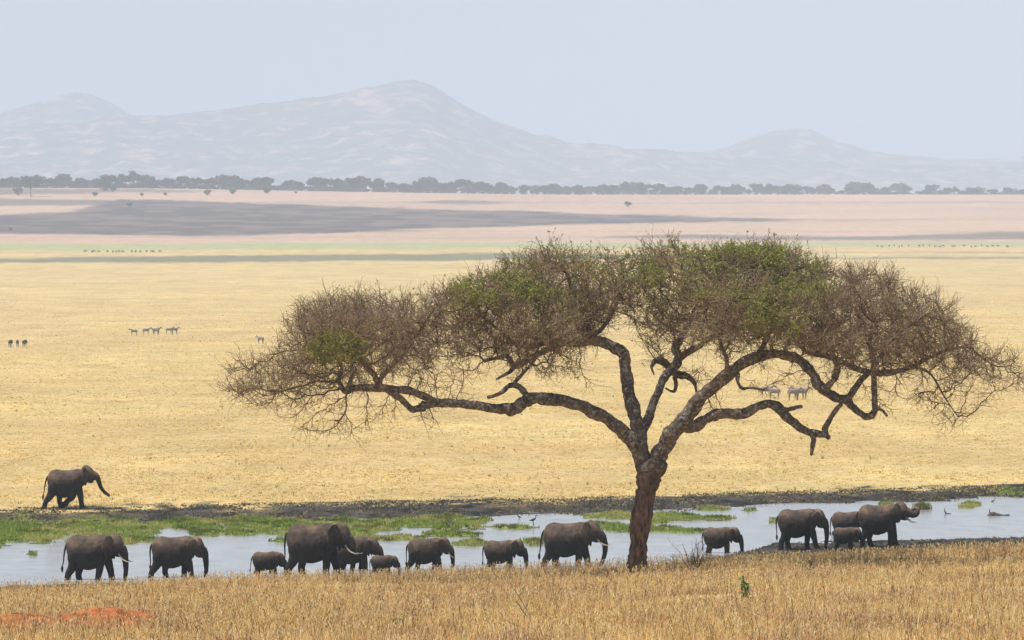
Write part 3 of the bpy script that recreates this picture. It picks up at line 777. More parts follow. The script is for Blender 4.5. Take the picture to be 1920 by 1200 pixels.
XS = 0.89      # body length against shoulder height
TRUNKS = {
    'down': [(1.20, .74, .105), (1.27, .62, .085), (1.31, .46, .066), (1.32, .30, .054), (1.31, .16, .046), (1.335, .06, .038)],
    'back': [(1.20, .74, .105), (1.28, .63, .085), (1.32, .48, .066), (1.30, .33, .054), (1.24, .20, .046), (1.18, .10, .038)],
    'out': [(1.20, .76, .105), (1.30, .70, .085), (1.35, .58, .066), (1.39, .43, .054), (1.47, .31, .046), (1.60, .20, .034)],
    'curl': [(1.20, .76, .105), (1.30, .69, .085), (1.40, .66, .070), (1.47, .71, .058), (1.46, .79, .050), (1.38, .80, .044), (1.31, .75, .038)],
    'fwd': [(1.20, .74, .105), (1.28, .62, .085), (1.33, .47, .066), (1.36, .32, .054), (1.37, .18, .046), (1.42, .08, .036)],
}
def make_elephant(name, label, px, d, H, rz=0.0, legs=(0, 0, 0, 0), bend=(0, 0, 0, 0), trunk='down', head_pitch=0.0, head_yaw=0.0, head_dz=0.0,
                  ear=0.35, ear_size=1.0, tusk=0.0, tail=0.0, young=0.0, zoff=0.0, saddle=0.0, flip=1):
    """px: photograph column of the rump. Unit model, shoulder height 1, then scaled by H. legs: near/far front, near/far hind swing (radians)"""
    acc = Acc()
    yg = young
    body = [(-.025, .70, .05, .05), (.0, .69, .15, .115), (.04, .675, .225, .17), (.10, .668, .280, .215), (.20, .648, .325, .262), (.32, .622, .335 - saddle, .290), (.45, .610, .335 - saddle, .300),
            (.57, .620, .328, .290), (.68, .652, .315, .265), (.78, .69, .290, .222), (.87, .735, .240, .175), (.96, .765, .195, .145), (1.04, .78, .165, .125)]
    acc.add(*loft(body))
    # head group, turned about the neck
    hs = 1.0 + 0.12 * yg
    pivot = np.array([0.90, 0, 0.78])
    def head(v):
        v = np.asarray(v, float)
        v = (v - pivot) * hs + pivot
        v = roty(v, head_pitch, pivot); v = rotz(v, head_yaw, pivot)
        v[:, 2] += head_dz
        return v
    hd = [(.90, .80, .12, .09), (.94, .815, .165, .125), (1.00, .82, .185, .150), (1.07, .815, .190, .158), (1.14, .795, .180, .150), (1.19, .765, .155, .130), (1.235, .725, .115, .105), (1.26, .69, .06, .07)]
    V, q, t = loft(hd); acc.add(head(V), q, t)
    jaw = [(1.00, .68, .05, .05), (1.05, .655, .085, .085), (1.12, .625, .075, .075), (1.18, .60, .045, .045), (1.205, .59, .02, .02)]
    V, q, t = loft(jaw, 12); acc.add(head(V), q, t)
    for s in (-1, 1):    # brow bumps
        V, q, t = loft([(1.08, .87, .02, .02, s * .085), (1.12, .865, .055, .045, s * .085), (1.17, .84, .05, .04, s * .085), (1.20, .82, .015, .015, s * .08)], 8); acc.add(head(V), q, t)
    tp = np.array(TRUNKS[trunk]); c = catmull(tp, 5)
    V, q, t = tube(np.column_stack([c[:, 0], np.zeros(len(c)), c[:, 1]]), c[:, 2], 12); acc.add(head(V), q, t)
    # ears: thick shaped slabs
    out = np.array([(1.055, .905), (1.03, .955), (.98, .975), (.915, .955), (.865, .905), (.838, .83), (.835, .75), (.85, .67), (.885, .595), (.93, .53), (.965, .505), (.985, .54), (1.005, .60), (1.03, .66), (1.05, .73), (1.06, .82)])
    hinge = np.array([1.05, .80])
    for s in (-1, 1):
        o2 = hinge + (out - hinge) * ear_size
        n = len(o2); th = .020
        rel = o2 - hinge
        ang = ear
        x3 = hinge[0] + rel[:, 0] * math.cos(ang); bow = -rel[:, 0] * math.sin(ang) + 0.025 * np.sin(rel[:, 1] * 9)
        y3 = s * (.148 + bow)
        A = np.column_stack([x3, y3 + s * th, o2[:, 1]]); B = np.column_stack([x3, y3 - s * th, o2[:, 1]])
        cx = o2.mean(0); r_ = cx - hinge
        ca = np.array([[hinge[0] + r_[0] * math.cos(ang), s * (.148 - r_[0] * math.sin(ang) + .03), cx[1]]])
        Vv = np.vstack([A, B, ca + [[0, s * th, 0]], ca - [[0, s * th, 0]]])
        q = [(i, (i + 1) % n, n + (i + 1) % n, n + i) for i in range(n)]
        t = [(2 * n, (i + 1) % n, i) for i in range(n)] + [(2 * n + 1, n + i, n + (i + 1) % n) for i in range(n)]
        if s < 0: q = [x[::-1] for x in q]; t = [x[::-1] for x in t]
        acc.add(head(Vv), np.array(q), np.array(t))
    # legs
    FL = np.array([(.775, .70, .09), (.775, .54, .112), (.785, .40, .094), (.785, .28, .080), (.775, .17, .070), (.775, .08, .070), (.785, .03, .082), (.785, .0, .084)])
    HL = np.array([(.16, .72, .10), (.185, .56, .135), (.215, .43, .115), (.19, .30, .088), (.15, .20, .072), (.155, .10, .068), (.165, .03, .078), (.165, .0, .080)])
    for k, (base, ys) in enumerate(((FL, -1), (FL, 1), (HL, -1), (HL, 1))):
        L = base.copy()
        top = np.array([L[0, 0], L[0, 1]])
        def rot(pts, a, c0):
            r_ = pts - c0; s_, k_ = math.sin(a), math.cos(a)
            return np.column_stack([r_[:, 0] * k_ - r_[:, 1] * s_, r_[:, 0] * s_ + r_[:, 1] * k_]) + c0
        bi = 3
        L[bi + 1:, :2] = rot(L[bi + 1:, :2], -bend[k], L[bi, :2])
        L[:, :2] = rot(L[:, :2], legs[k], top)
        lo = L[:, 1].min()
        if bend[k] == 0: L[:, 1] = top[1] + (L[:, 1] - top[1]) * (top[1] / (top[1] - lo))
        yoff = np.interp(L[:, 1], [0, .66], [.115, .105])
        c = catmull(np.column_stack([L[:, 0], ys * yoff, L[:, 1], L[:, 2]]), 4)
        V, q, t = tube(c[:, :3], c[:, 3], 12); acc.add(V, q, t)
    me = remeshed(acc, 0.0155, 3)
    n = len(me.vertices); co = np.empty(n * 3, np.float32); me.vertices.foreach_get('co', co); co = co.reshape(-1, 3)
    # gentle skin folds so the hide is not a smooth balloon
    fold = (fbm(co[:, 0] * 9 + 3, co[:, 2] * 6 + co[:, 1] * 5, 7, 3) - 0.5)
    nrm = np.empty(n * 3, np.float32); me.vertices.foreach_get('normal', nrm); nrm = nrm.reshape(-1, 3)
    co = co + nrm * (fold * 0.022)[:, None]
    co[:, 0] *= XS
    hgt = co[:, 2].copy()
    s3 = H * 1.11
    me.vertices.foreach_set('co', (co * s3).astype(np.float32).ravel())
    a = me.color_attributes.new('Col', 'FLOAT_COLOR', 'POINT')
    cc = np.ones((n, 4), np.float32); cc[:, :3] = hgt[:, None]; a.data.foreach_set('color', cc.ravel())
    me.polygons.foreach_set('use_smooth', np.ones(len(me.polygons), bool)); me.update()
    x = (px - 960) / F * d
    root = empty(name, (x, d, gz(x, d) - 0.03 + zoff), rz)
    tag(root, label, 'elephant', 'elephant herd at the waterhole')
    me.name = 'body'
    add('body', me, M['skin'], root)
    for s in (-1, 1):
        if tusk:
            tk = np.array([(1.17, .625, .017), (1.23, .56, .016), (1.29, .515, .014), (1.29 + .10 * tusk, .49, .009), (1.29 + .17 * tusk, .495, .004)])
            yy = s * (.075 + .03 * np.linspace(0, 1, 5))
            c = catmull(np.column_stack([tk[:, 0], yy, tk[:, 1], tk[:, 2]]), 4)
            V, q, t = tube(c[:, :3], c[:, 3], 8); V = head(V) * s3 * np.array([XS, 1, 1])
            add('tusk', mesh_np('tusk', V, [q, t], True), M['ivory'], root)
        e = loft([(-.014, 0, .002, .002), (-.008, 0, .011, .011), (0, 0, .014, .014), (.008, 0, .011, .011), (.014, 0, .002, .002)], 8)
        V = head(e[0] + np.array([1.165, s * .138, .775])) * s3 * np.array([XS, 1, 1])
        add('eye', mesh_np('eye', V, [e[1], e[2]], True), M['hair'], root)
    tl = np.array([(-.005, .80, .026), (-.045, .72, .022), (-.06 - tail * .3, .58, .016), (-.055 - tail * .7, .44, .012), (-.06 - tail, .34, .010)])
    c = catmull(np.column_stack([tl[:, 0], np.zeros(5), tl[:, 1], tl[:, 2]]), 4)
    V, q, t = tube(c[:, :3], c[:, 3], 7)
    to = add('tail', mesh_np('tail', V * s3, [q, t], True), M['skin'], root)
    tf = np.array([(-.06 - tail, .36, .012), (-.062 - tail * 1.05, .31, .024), (-.06 - tail * 1.1, .26, .018), (-.058 - tail * 1.15, .22, .004)])
    c = catmull(np.column_stack([tf[:, 0], np.zeros(4), tf[:, 1], tf[:, 2]]), 3)
    V, q, t = tube(c[:, :3], c[:, 3], 7, 0.2)
    add('tail_tuft', mesh_np('tail_tuft', V * s3, [q, t], True), M['hair'], to)
    return root

E = make_elephant
E('elephant', 'lone elephant striding along the far mud bank with trunk stretched forward', 90, 368, 2.42, 0.10, (.22, -.30, -.42, .30), (0, .55, 0, 0), 'out', -.10, -.05, .05, 0.9, 1.0, 0.0, .06)
E('elephant', 'leftmost elephant of the near herd, large with pale tusks and hanging tail', 127, 294, 2.42, -0.16, (-.14, .30, -.22, .10), (0, 0, 0, 0), 'down', .05, -.12, -.01, 0.5, 1.05, 0.9, .05)
E('elephant', 'medium tuskless elephant second from left in the near herd, legs in stride', 286, 296, 2.20, -0.02, (.30, -.06, -.32, .26), (0, 0, 0, 0), 'down', .08, -.02, -.03, 0.28, 0.98, 0.0, -.01)
E('elephant', 'small young elephant pressing its head to the rump of the largest elephant', 474, 299.5, 1.34, 0.06, (.22, -.16, -.12, .18), (0, 0, 0, 0), 'down', .12, .12, -.08, 0.25, 0.9, 0.0, .04, 1)
E('elephant', 'largest elephant of the herd with one long tusk showing, ear half spread', 540, 297, 2.72, -0.13, (-.02, .30, -.22, .18), (0, 0, 0, 0), 'down', .06, -.16, .0, 0.55, 1.05, 1.05, .0)
E('elephant', 'half hidden elephant behind the largest one, only head and forelegs showing', 628, 302.5, 1.95, -0.10, (.16, -.14, -.12, .12), (0, 0, 0, 0), 'down', -.02, -.1, -.05, 0.4, 0.9, 0.0, .0)
E('elephant', 'tiny calf walking just ahead of the largest elephant', 696, 300, 1.14, 0.0, (.12, -.12, -.16, .16), (0, 0, 0, 0), 'down', .15, .0, -.06, 0.2, 0.85, 0.0, .0, 1)
E('elephant', 'tuskless elephant ahead of the tiny calf, walking with rear leg stretched back', 766, 303, 1.84, -0.02, (.28, -.04, -.34, .22), (0, 0, 0, 0), 'down', .04, -.04, -.01, 0.35, 1.0, 0.3, .0)
E('elephant', 'young elephant walking alone between two bigger ones left of the tree', 909, 304, 1.68, 0.0, (-.05, .10, -.10, .20), (0, 0, 0, 0), 'down', .06, -.02, -.02, 0.3, 1.0, 0.0, .0, 1)
E('elephant', 'big tusked elephant just left of the tree with trunk swung back', 1021, 306, 2.48, -0.08, (-.05, .32, -.26, .14), (0, 0, 0, 0), 'back', -.08, -.12, .0, 0.42, 1.08, 0.8, .04)
E('elephant', 'young elephant alone to the right of the tree beside the bare shrub', 1320, 320, 1.62, -0.02, (.02, .12, -.04, .10), (0, 0, 0, 0), 'down', .06, -.04, -.04, 0.22, 0.9, 0.0, -.02, 1)
E('elephant', 'dark elephant leading with foreleg forward, left of the right hand family group', 1460, 322, 2.18, 0.04, (.36, -.02, -.16, .18), (0, 0, 0, 0), 'down', .10, .02, -.02, 0.2, 0.88, 0.0, -.02)
E('elephant', 'brown elephant hidden behind the one with the curled trunk, only its back showing', 1561, 331, 1.72, 0.0, (.10, -.10, -.10, .10), (0, 0, 0, 0), 'down', .1, 0, -.05, 0.25, 0.9, 0.0, .0)
E('elephant', 'small calf tucked against the hind leg of the elephant with the curled trunk', 1563, 321, 1.26, 0.0, (.10, -.10, -.10, .10), (0, 0, 0, 0), 'down', .12, .0, -.05, 0.2, 0.85, 0.0, .0, 1)
E('elephant', 'rightmost elephant with spread ear curling its trunk to its mouth', 1611, 325, 2.30, -0.10, (.04, .22, -.10, .20), (0, 0, 0, 0), 'curl', -.10, -.08, .03, 0.5, 1.0, 0.8, .0)

# ------------------------------------------------------------------ far grazing animals
def quadruped(kind):
    acc = Acc()
    zb = kind == 'zebra'
    body = [(-.02, .78, .04, .04), (.02, .77, .14, .11), (.15, .76, .19, .16), (.40, .75, .20, .18), (.65, .77 + (0 if zb else .03), .21 + (0 if zb else .03), .17), (.82, .80 + (0 if zb else .03), .18, .13), (.92, .84, .11, .08)]
    acc.add(*loft(body, 12))
    nk = [(.80, .84, .13), (.95, .95 if zb else .86, .10), (1.06, 1.02 if zb else .82, .075)]
    c = catmull(np.array(nk), 4); V, q, t = tube(np.column_stack([c[:, 0], 0 * c[:, 0], c[:, 1]]), c[:, 2], 10); acc.add(V, q, t)
    hx, hz = nk[-1][0], nk[-1][1]
    V, q, t = tube(np.array([(hx - .05, 0, hz + .05), (hx + .08, 0, hz - .04), (hx + .24, 0, hz - (.18 if zb else .30))]), [.075, .075, .05], 10); acc.add(V, q, t)
    for s in (-1, 1):
        V, q, t = tube(np.array([(hx - .03, s * .04, hz + .06), (hx - .05, s * .07, hz + .13), (hx - .02, s * (.06 if zb else .16), hz + .18)]), [.03, .025, .015], 6); acc.add(V, q, t)
        for x0 in (.10, .74):
            V, q, t = tube(np.array([(x0, s * .09, .70), (x0 + .01, s * .09, .40), (x0 - .01, s * .09, .2), (x0 + .02, s * .09, 0)]), [.10, .055, .035, .04], 8); acc.add(V, q, t)
    V, q, t = tube(np.array([(-.01, 0, .86), (-.07, 0, .70), (-.06, 0, .42)]), [.03, .03, .03], 6); acc.add(V, q, t)
    me = remeshed(acc, 0.035, 2); me.name = kind + '_body'
    n = len(me.vertices); co = np.empty(n * 3, np.float32); me.vertices.foreach_get('co', co)
    me.vertices.foreach_set('co', co * 1.38); me.materials.clear(); me.materials.append(M['zebra' if zb else 'wild']); me.update()
    return me
ZME, WME = quadruped('zebra'), quadruped('wildebeest')
def drow(py, px):
    lo, hi = 420.0, 6000.0
    for _ in range(40):
        m_ = (lo + hi) / 2; x_ = (px - 960) / F * m_
        if EYE + F * (CAM_H - gz(x_, m_)) / m_ > py: lo = m_
        else: hi = m_
    return (lo + hi) / 2
def ordinal(k):
    return str(k) + ('th' if 10 <= k % 100 <= 20 else {1: 'st', 2: 'nd', 3: 'rd'}.get(k % 10, 'th'))
def grazer(kind, px, py, rz, label, group, s=1.0):
    d = drow(py, px); x = (px - 960) / F * d
    o = add(kind, ZME if kind == 'zebra' else WME, None, None, (x, d, gz(x, d) - 0.02)); o.rotation_euler = (0, 0, rz); o.scale = (s, s, s)
    tag(o, label, kind, group)
G1 = 'wildebeest trio at the left edge'
for px, rz, lb in ((17, 1.3, 'dark wildebeest at far left, apart from its two neighbours'), (33, 1.7, 'middle dark wildebeest of the three by the left edge'), (43, 1.2, 'right hand dark wildebeest of the three by the left edge')):
    grazer('wildebeest', px, 651, rz, lb, G1, 0.95)
for i, (px, py, rz) in enumerate(((257, 630, 3.1), (268, 628, .1), (288, 627, .2), (297, 628, 3.0), (311, 627, 0.1), (322, 627, .3))):
    grazer('zebra', px, py, rz, ('first', 'second', 'third', 'fourth', 'fifth', 'sixth')[i] + ' zebra from left in the row on the left plain', 'row of zebras on the left plain')
grazer('zebra', 494, 645, 2.6, 'single zebra grazing just left of the acacia crown', None)
for i, (px, py) in enumerate(((1427, 746), (1462, 750), (1478, 751), (1494, 750), (1508, 749))):
    grazer('zebra', px, py, (0.0, 3.1, .2, .1, 2.9)[i], ('leftmost', 'second', 'third', 'fourth', 'rightmost')[i] + ' zebra of the five seen under the acacia boughs', 'zebras seen under the acacia boughs')
for i in range(16):
    px = 160 + 9.4 * i + random.uniform(-4, 4)
    grazer('wildebeest', px, 474.5 + random.uniform(-.8, .8), random.choice((0.1, 3.0, 1.2)), ordinal(i + 1) + ' tiny wildebeest from left in the far line on the left green strip', 'far line of wildebeest on the left')
for i in range(24):
    px = 1640 + 11 * i + random.uniform(-5, 5)
    grazer('wildebeest', px, 464 + random.uniform(-1.5, 1.5), random.choice((0.1, 3.0, 1.2)), ordinal(i + 1) + ' tiny wildebeest from left in the hazy far herd on the right', 'far herd of wildebeest on the right')

# ------------------------------------------------------------------ far umbrella trees
def far_tree_mesh(seed, w, h, bushy):
    r_ = np.random.default_rng(seed)
    tk = Acc()
    fork = 0.0 if bushy else h * r_.uniform(.25, .4)
    V, q, t = tube(np.array([(0, 0, -.3), (r_.normal(0, .15), 0, fork * .5), (r_.normal(0, .3), 0, fork + .2)]), [.38, .3, .26], 7); tk.add(V, q, t)
    tips = []
    nb = 7
    for k in range(nb):
        a = 2 * math.pi * k / nb + r_.uniform(-.3, .3); rr = w * r_.uniform(.2, .42)
        tip = np.array([rr * math.cos(a), rr * math.sin(a), h * r_.uniform(.72, .86)])
        mid = np.array([tip[0] * .45, tip[1] * .45, fork + (tip[2] - fork) * .65])
        V, q, t = tube(np.array([(0, 0, fork), mid, tip]), [.2, .14, .07], 6); tk.add(V, q, t); tips.append(tip)
    # crown: many small leaf sprays in flat tiers
    pts = []
    for tip in tips + [np.array([0, 0, h * .88])]:
        for _ in range(3):
            c0 = tip + r_.normal(0, 1, 3) * np.array([w * .10, w * .10, h * .09])
            n = 90
            v = r_.normal(size=(n, 3)); v /= np.linalg.norm(v, axis=1)[:, None]; v *= (r_.random(n) ** .4)[:, None]
            pts.append(c0 + v * np.array([w * .19, w * .19, h * (.17 if not bushy else .22)]))
    if bushy:
        n = 260; v = r_.normal(size=(n, 3)); v /= np.linalg.norm(v, axis=1)[:, None]; v *= (r_.random(n) ** .35)[:, None]
        pts.append(np.array([0, 0, h * .45]) + v * np.array([w * .45, w * .45, h * .45]))
    p = np.concatenate(pts); n = len(p)
    p[:, 2] = np.clip(p[:, 2], .1, None)
    dv = r_.normal(size=(n, 3)); dv[:, 2] *= .45; dv /= np.linalg.norm(dv, axis=1)[:, None]
    sv = np.cross(dv, r_.normal(size=(n, 3))); sv /= np.linalg.norm(sv, axis=1)[:, None]
    L = (.25 + .40 * r_.random((n, 1))) * max(w / 9, .4); W_ = L * .55
    V = np.stack([p - dv * L, p + sv * W_, p + dv * L, p - sv * W_], 1).reshape(-1, 3)
    return tk.mesh('trunk'), mesh_np('crown', V, np.arange(n * 4).reshape(-1, 4))
FT = [far_tree_mesh(200 + i, w, h, b) for i, (w, h, b) in enumerate(((13, 10.5, 0), (15, 11.5, 0), (11, 9.5, 0), (16, 12, 0), (10, 8.5, 0), (12, 10, 0)))]
FB = [far_tree_mesh(300 + i, w, h, 1) for i, (w, h) in enumerate(((9, 6), (6, 4), (3.2, 2.4)))]
for t_, c_ in FT: t_.materials.append(M['fbark']); c_.materials.append(M['fleaf'])
for t_, c_ in FB: t_.materials.append(M['fbark']); c_.materials.append(M['fbush'])
def far_tree(kind, var, px, d, s, label, group, sz=1.0):
    x = (px - 960) / F * d
    o = empty(kind, (x, d, gz(x, d)), random.uniform(0, 6.28)); o.scale = (s, s, s * sz)
    tag(o, label, 'tree' if kind == 'umbrella_tree' else 'bush', group)
    for nm, me in zip(('trunk', 'crown'), var): add(nm, me, None, o)
    return o
GT = 'hazy trees along the far edge of the plain'
far_tree('umbrella_tree', FT[1], 58, drow(369, 58), 1.35, 'nearest far umbrella tree standing forward of the tree line at left', GT)
tl_px = [-40, 5, 25, 90, 118, 150, 185, 205, 225, 250, 275, 290, 318, 345, 372, 395, 425, 445, 478, 500, 540, 560, 590, 612, 632, 665, 680, 705, 735, 755, 785, 805, 830, 850, 868, 898, 915, 940, 985, 1020, 1040, 1085, 1130, 1150, 1175, 1205, 1235, 1262, 1290, 1315, 1345, 1380, 1420, 1445, 1480, 1520, 1560, 1590, 1625, 1660, 1700, 1745, 1790, 1830, 1890, 1915, 1960]
for i, px in enumerate(tl_px):
    d = np.interp(px, [0, 600, 1000, 1920], [5020, 5200, 5600, 6150]) + random.uniform(-40, 150)
    s = np.interp(px, [0, 200, 800, 1100, 1400, 1920], [.95, 1.12, 1.12, .95, .9, .8]) * random.uniform(.8, 1.15)
    lab = ordinal(i + 1) + ' umbrella tree from the left in the front row of the far tree line'
    far_tree('umbrella_tree', FT[(i * 5 + i // 3) % 6], px, d, s, lab, GT)
for i in range(200):
    px = -60 + 2040 * (i + random.random()) / 200
    d = np.interp(px, [0, 1000, 1920], [5100, 5600, 6200]) + random.uniform(0, 350)
    far_tree('bush', FB[i % 2], px, d, random.uniform(.75, 1.3) * np.interp(px, [0, 900, 1920], [1.3, 1.15, 1.0]), 'low hazy bush filling in between the far trees', 'bushes between the far trees')
for i in range(60):
    px = -60 + 2040 * (i + random.random()) / 60
    far_tree('umbrella_tree', FT[(i * 7) % 6], px, random.uniform(6400, 7600), random.uniform(1.2, 1.7), 'faint umbrella tree just behind the far tree line', 'second row of far trees')
for px, py, v, s, lb in ((34, 366, 1, .95, 'dark round bush beside the forward umbrella tree'), (178, 368, 2, .9, 'small bush on the pale strip below the left trees'), (197, 358, 0, .9, 'greenish bush in front of the left trees'), (212, 359, 2, 1.0, 'small dark bush beside the greenish bush'),
                         (243, 388, 2, .9, 'single small bush inside the burnt ground'), (266, 368, 2, .7, 'tiny bush on the pale strip, third from left'), (310, 367, 2, .7, 'tiny bush on the pale strip, fourth from left'), (389, 366, 2, 1.2, 'pale bush on the dry strip below the tree line gap'), (436, 364, 2, 1.2, 'pale bush with bare stems on the dry strip'), (500, 363, 2, 1.3, 'broad pale bush right of the others on the dry strip'), (20, 433, 2, .5, 'dot sized bush low on the burnt ground at left'), (555, 363, 2, .5, 'tiniest bush at right end of the dry strip'), (1600, 364, 2, 1.0, 'small dark bush under the right tree line')):
    far_tree('bush', FB[v], px, drow(py, px), s * 1.4, lb, None)
far_tree('umbrella_tree', FT[4], 1178, drow(390, 1178), .55, 'tiny lone tree on the bare pale plain', None)

# ------------------------------------------------------------------ grasses
def blades(pos, h, w, lean, col, tipcol=None, head=None):
    """curved blade: two quads-ish (5 verts, 3 faces)"""
    n = len(pos)
    az = rng.random(n) * 2 * math.pi; fa = rng.random(n) * 2 * math.pi
    ld = np.column_stack([np.cos(az), np.sin(az), np.zeros(n)]); sd = np.column_stack([np.cos(fa), np.sin(fa) * .7, np.zeros(n)])
    h = h[:, None]; w = w[:, None]; lean = lean[:, None]
    up = np.array([0, 0, 1.0])
    mid = pos + up * h * .55 + ld * lean * h * .25
    tip = pos + up * h * np.sqrt(np.clip(1 - .35 * lean ** 2, .2, 1)) + ld * lean * h * .9
    V = np.stack([pos - sd * w * .5, pos + sd * w * .5, mid + sd * w * .42, mid - sd * w * .42, tip], 1)
    base = (np.arange(n) * 5)[:, None]
    q = base + np.array([0, 1, 2, 3]); t = base + np.array([3, 2, 4])
    C = np.repeat(col[:, None, :], 5, axis=1)
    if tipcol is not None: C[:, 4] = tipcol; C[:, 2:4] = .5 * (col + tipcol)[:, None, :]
    return V.reshape(-1, 3), q, t, C.reshape(-1, 3)

def pick(n, pal, noise=None, v=0.18):
    pal = np.array(pal); k = rng.integers(0, len(pal), n)
    return pal[k] * (1 + v * (rng.random((n, 1)) - .5) * 2)

# tall dry grass on the near bank
NB = 250000
d_ = np.sqrt(rng.random(NB) * (240.0 ** 2 - 139.0 ** 2) + 139.0 ** 2)
x_ = (rng.random(NB) * 2 - 1) * (0.092 * d_ + 5)
dens = fbm(x_ / 2.2, d_ / 2.2, 201, 4)
MOUND = np.array([(200 - 960) / F * 164.5, 164.5])
md = np.hypot((x_ - MOUND[0]) / 1.9, (d_ - MOUND[1]) / 3.2)
md2 = np.hypot((x_ - (MOUND[0] - 2.1)) / 1.6, (d_ - (MOUND[1] - 3.0)) / 2.2)
keep = (rng.random(NB) < sstep(.22, .5, dens) * .85 + .15) & (np.minimum(md, np.hypot((x_ - MOUND[0]) / 1.7, (d_ - MOUND[1] + 4.2) / 3.4)) > 0.55 + .55 * rng.random(NB) ** .5 - .9 * (rng.random(NB) < .10)) & (md2 > .55 + .5 * rng.random(NB)) & (np.hypot((x_ - MOUND[0] + 2.1) / 1.3, (d_ - MOUND[1] + 6.0) / 2.6) > .6 + .5 * rng.random(NB)) & (np.hypot(x_ - tx0, d_ - TD) > .55)
x_, d_ = x_[keep], d_[keep]; n = len(x_)
hn = fbm(x_ / 1.1, d_ / 1.5, 211, 3)
hq = fbm(x_ / .55, d_ / .8, 213, 3)
hh = (.09 + (.42 + .30 * sstep(205, 150, d_)) * hn * sstep(.25, .75, hq)) * (.6 + .7 * rng.random(n))
cn = fbm(x_ / 3.5, d_ / 5.0, 221, 4)[:, None]; cn2 = fbm(x_ / 1.2, d_ / 2.0, 231, 3)[:, None]
pal = pick(n, [(.78, .55, .235), (.86, .66, .33), (.64, .405, .15), (.74, .49, .18), (.34, .21, .09), (.43, .30, .20)])
cn3 = fbm(x_ / 2.4 + 40, d_ / 6.0, 235, 4)[:, None]
pal = pal * (.66 + .62 * cn2) * (1 - sstep(.48, .66, cn) * .42) + sstep(.5, .68, cn) * np.array([.01, -.02, .02]) + sstep(.52, .7, cn3) * np.array([.09, .08, .06])
g_pos = np.column_stack([x_, d_, ground_z(x_, d_) - .03])
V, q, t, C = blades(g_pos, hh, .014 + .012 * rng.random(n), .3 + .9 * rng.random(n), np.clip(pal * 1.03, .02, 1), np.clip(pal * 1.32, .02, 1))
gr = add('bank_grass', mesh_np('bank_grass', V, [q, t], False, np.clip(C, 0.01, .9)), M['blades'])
tag(gr, 'tall dry golden grass covering the near bank', 'grass', kind='stuff')
# taller stems with seed heads
ns = 30000
sel = rng.integers(0, n, ns); sp = g_pos[sel] + np.column_stack([rng.normal(0, .1, ns), rng.normal(0, .1, ns), np.zeros(ns)])
sh = .24 + .26 * rng.random(ns) + .22 * sstep(205, 150, sp[:, 1]) * rng.random(ns); ang = rng.random(ns) * 6.28; le = .08 + .3 * rng.random(ns)
tip = sp + np.column_stack([np.cos(ang) * le * sh, np.sin(ang) * le * sh, sh])
scol = pick(ns, [(.78, .60, .30), (.60, .40, .17), (.86, .72, .44), (.26, .16, .09), (.80, .62, .33)])
V1, q1, c1 = prisms(sp, tip, np.full(ns, .0075), np.full(ns, .004), scol)
hd_ = norm(tip - sp + np.column_stack([np.cos(ang), np.sin(ang), np.zeros(ns)]) * .15)
h1 = tip + hd_ * (.06 + .06 * rng.random((ns, 1))); hm = (tip + h1) / 2
V2, q2, c2 = prisms(tip, hm, np.full(ns, .004), np.full(ns, .013), scol * 1.1)
V3, q3, c3 = prisms(hm, h1, np.full(ns, .013), np.full(ns, .002), scol * 1.1)
VV = np.concatenate([V1, V2, V3]); QQ = np.concatenate([q1, q2 + len(V1), q3 + len(V1) + len(V2)])
so = add('seed_stems', mesh_np('seed_stems', VV, QQ, False, np.clip(np.concatenate([c1, c2, c3]), .01, .9)), M['blades'])
tag(so, 'thin seeding grass stems rising over the near bank', 'grass', kind='stuff')

# long lodged stalks lying over in the near grass
nl_ = 9000
sel = rng.integers(0, n, nl_); a0 = g_pos[sel] + np.column_stack([np.zeros(nl_), np.zeros(nl_), .05 + .2 * rng.random(nl_)])
an = rng.random(nl_) * 6.28; le = .25 + .45 * rng.random(nl_)
a1 = a0 + np.column_stack([np.cos(an) * le, np.sin(an) * le, .05 + .28 * rng.random(nl_)])
lcol = pick(nl_, [(.84, .70, .42), (.76, .58, .30), (.30, .20, .12), (.62, .44, .22)])
V, q, c_ = prisms(a0, a1, np.full(nl_, .008), np.full(nl_, .004), lcol)
tag(add('lodged_stalks', mesh_np('lodged_stalks', V, q, False, np.clip(c_, .01, .9)), M['blades']), 'pale bent stalks lying through the near grass', 'grass', kind='stuff')

# marsh grass in the pond
NM = 90000
pxm = rng.random(NM) * 2300 - 190; pym = 920 + rng.random(NM) * 130
dm_ = row2d(pym); xm_ = (pxm - 960) / F * dm_
gm = green_mask(pxm, pym)
dnn = np.interp(pxm, *np.array(NEAR).T)
keep = (rng.random(NM) < np.clip(gm * 2.5, 0, 1)) & (dm_ > dnn + 6) | ((rng.random(NM) < .006) & (dm_ > dnn + 8))
xm_, dm_ = xm_[keep], dm_[keep]; n = len(xm_)
rep = 4; xm_ = np.repeat(xm_, rep) + rng.normal(0, .07, n * rep); dm_ = np.repeat(dm_, rep) + rng.normal(0, .12, n * rep); n *= rep
yel = sstep(.45, .7, fbm(xm_ / 2.0, dm_ / 5.0, 241, 3))[:, None]; drk = sstep(.5, .7, fbm(xm_ / 0.8, dm_ / 3.0, 245, 3))[:, None]
mc = np.array([.25, .32, .06]) * (1 - yel) + np.array([.47, .43, .13]) * yel
mc = mc * (1 - .55 * drk) * (.75 + .5 * rng.random((n, 1)))
V, q, t, C = blades(np.column_stack([xm_, dm_, ground_z(xm_, dm_) - .02]), .09 + .17 * rng.random(n), .03 + .03 * rng.random(n), .3 + .6 * rng.random(n), mc * .8, mc * 1.15)
mg = add('marsh_grass', mesh_np('marsh_grass', V, [q, t], False, np.clip(C, .005, .9)), M['blades'])
tag(mg, 'low bright green marsh grass growing in the pond', 'grass', kind='stuff')

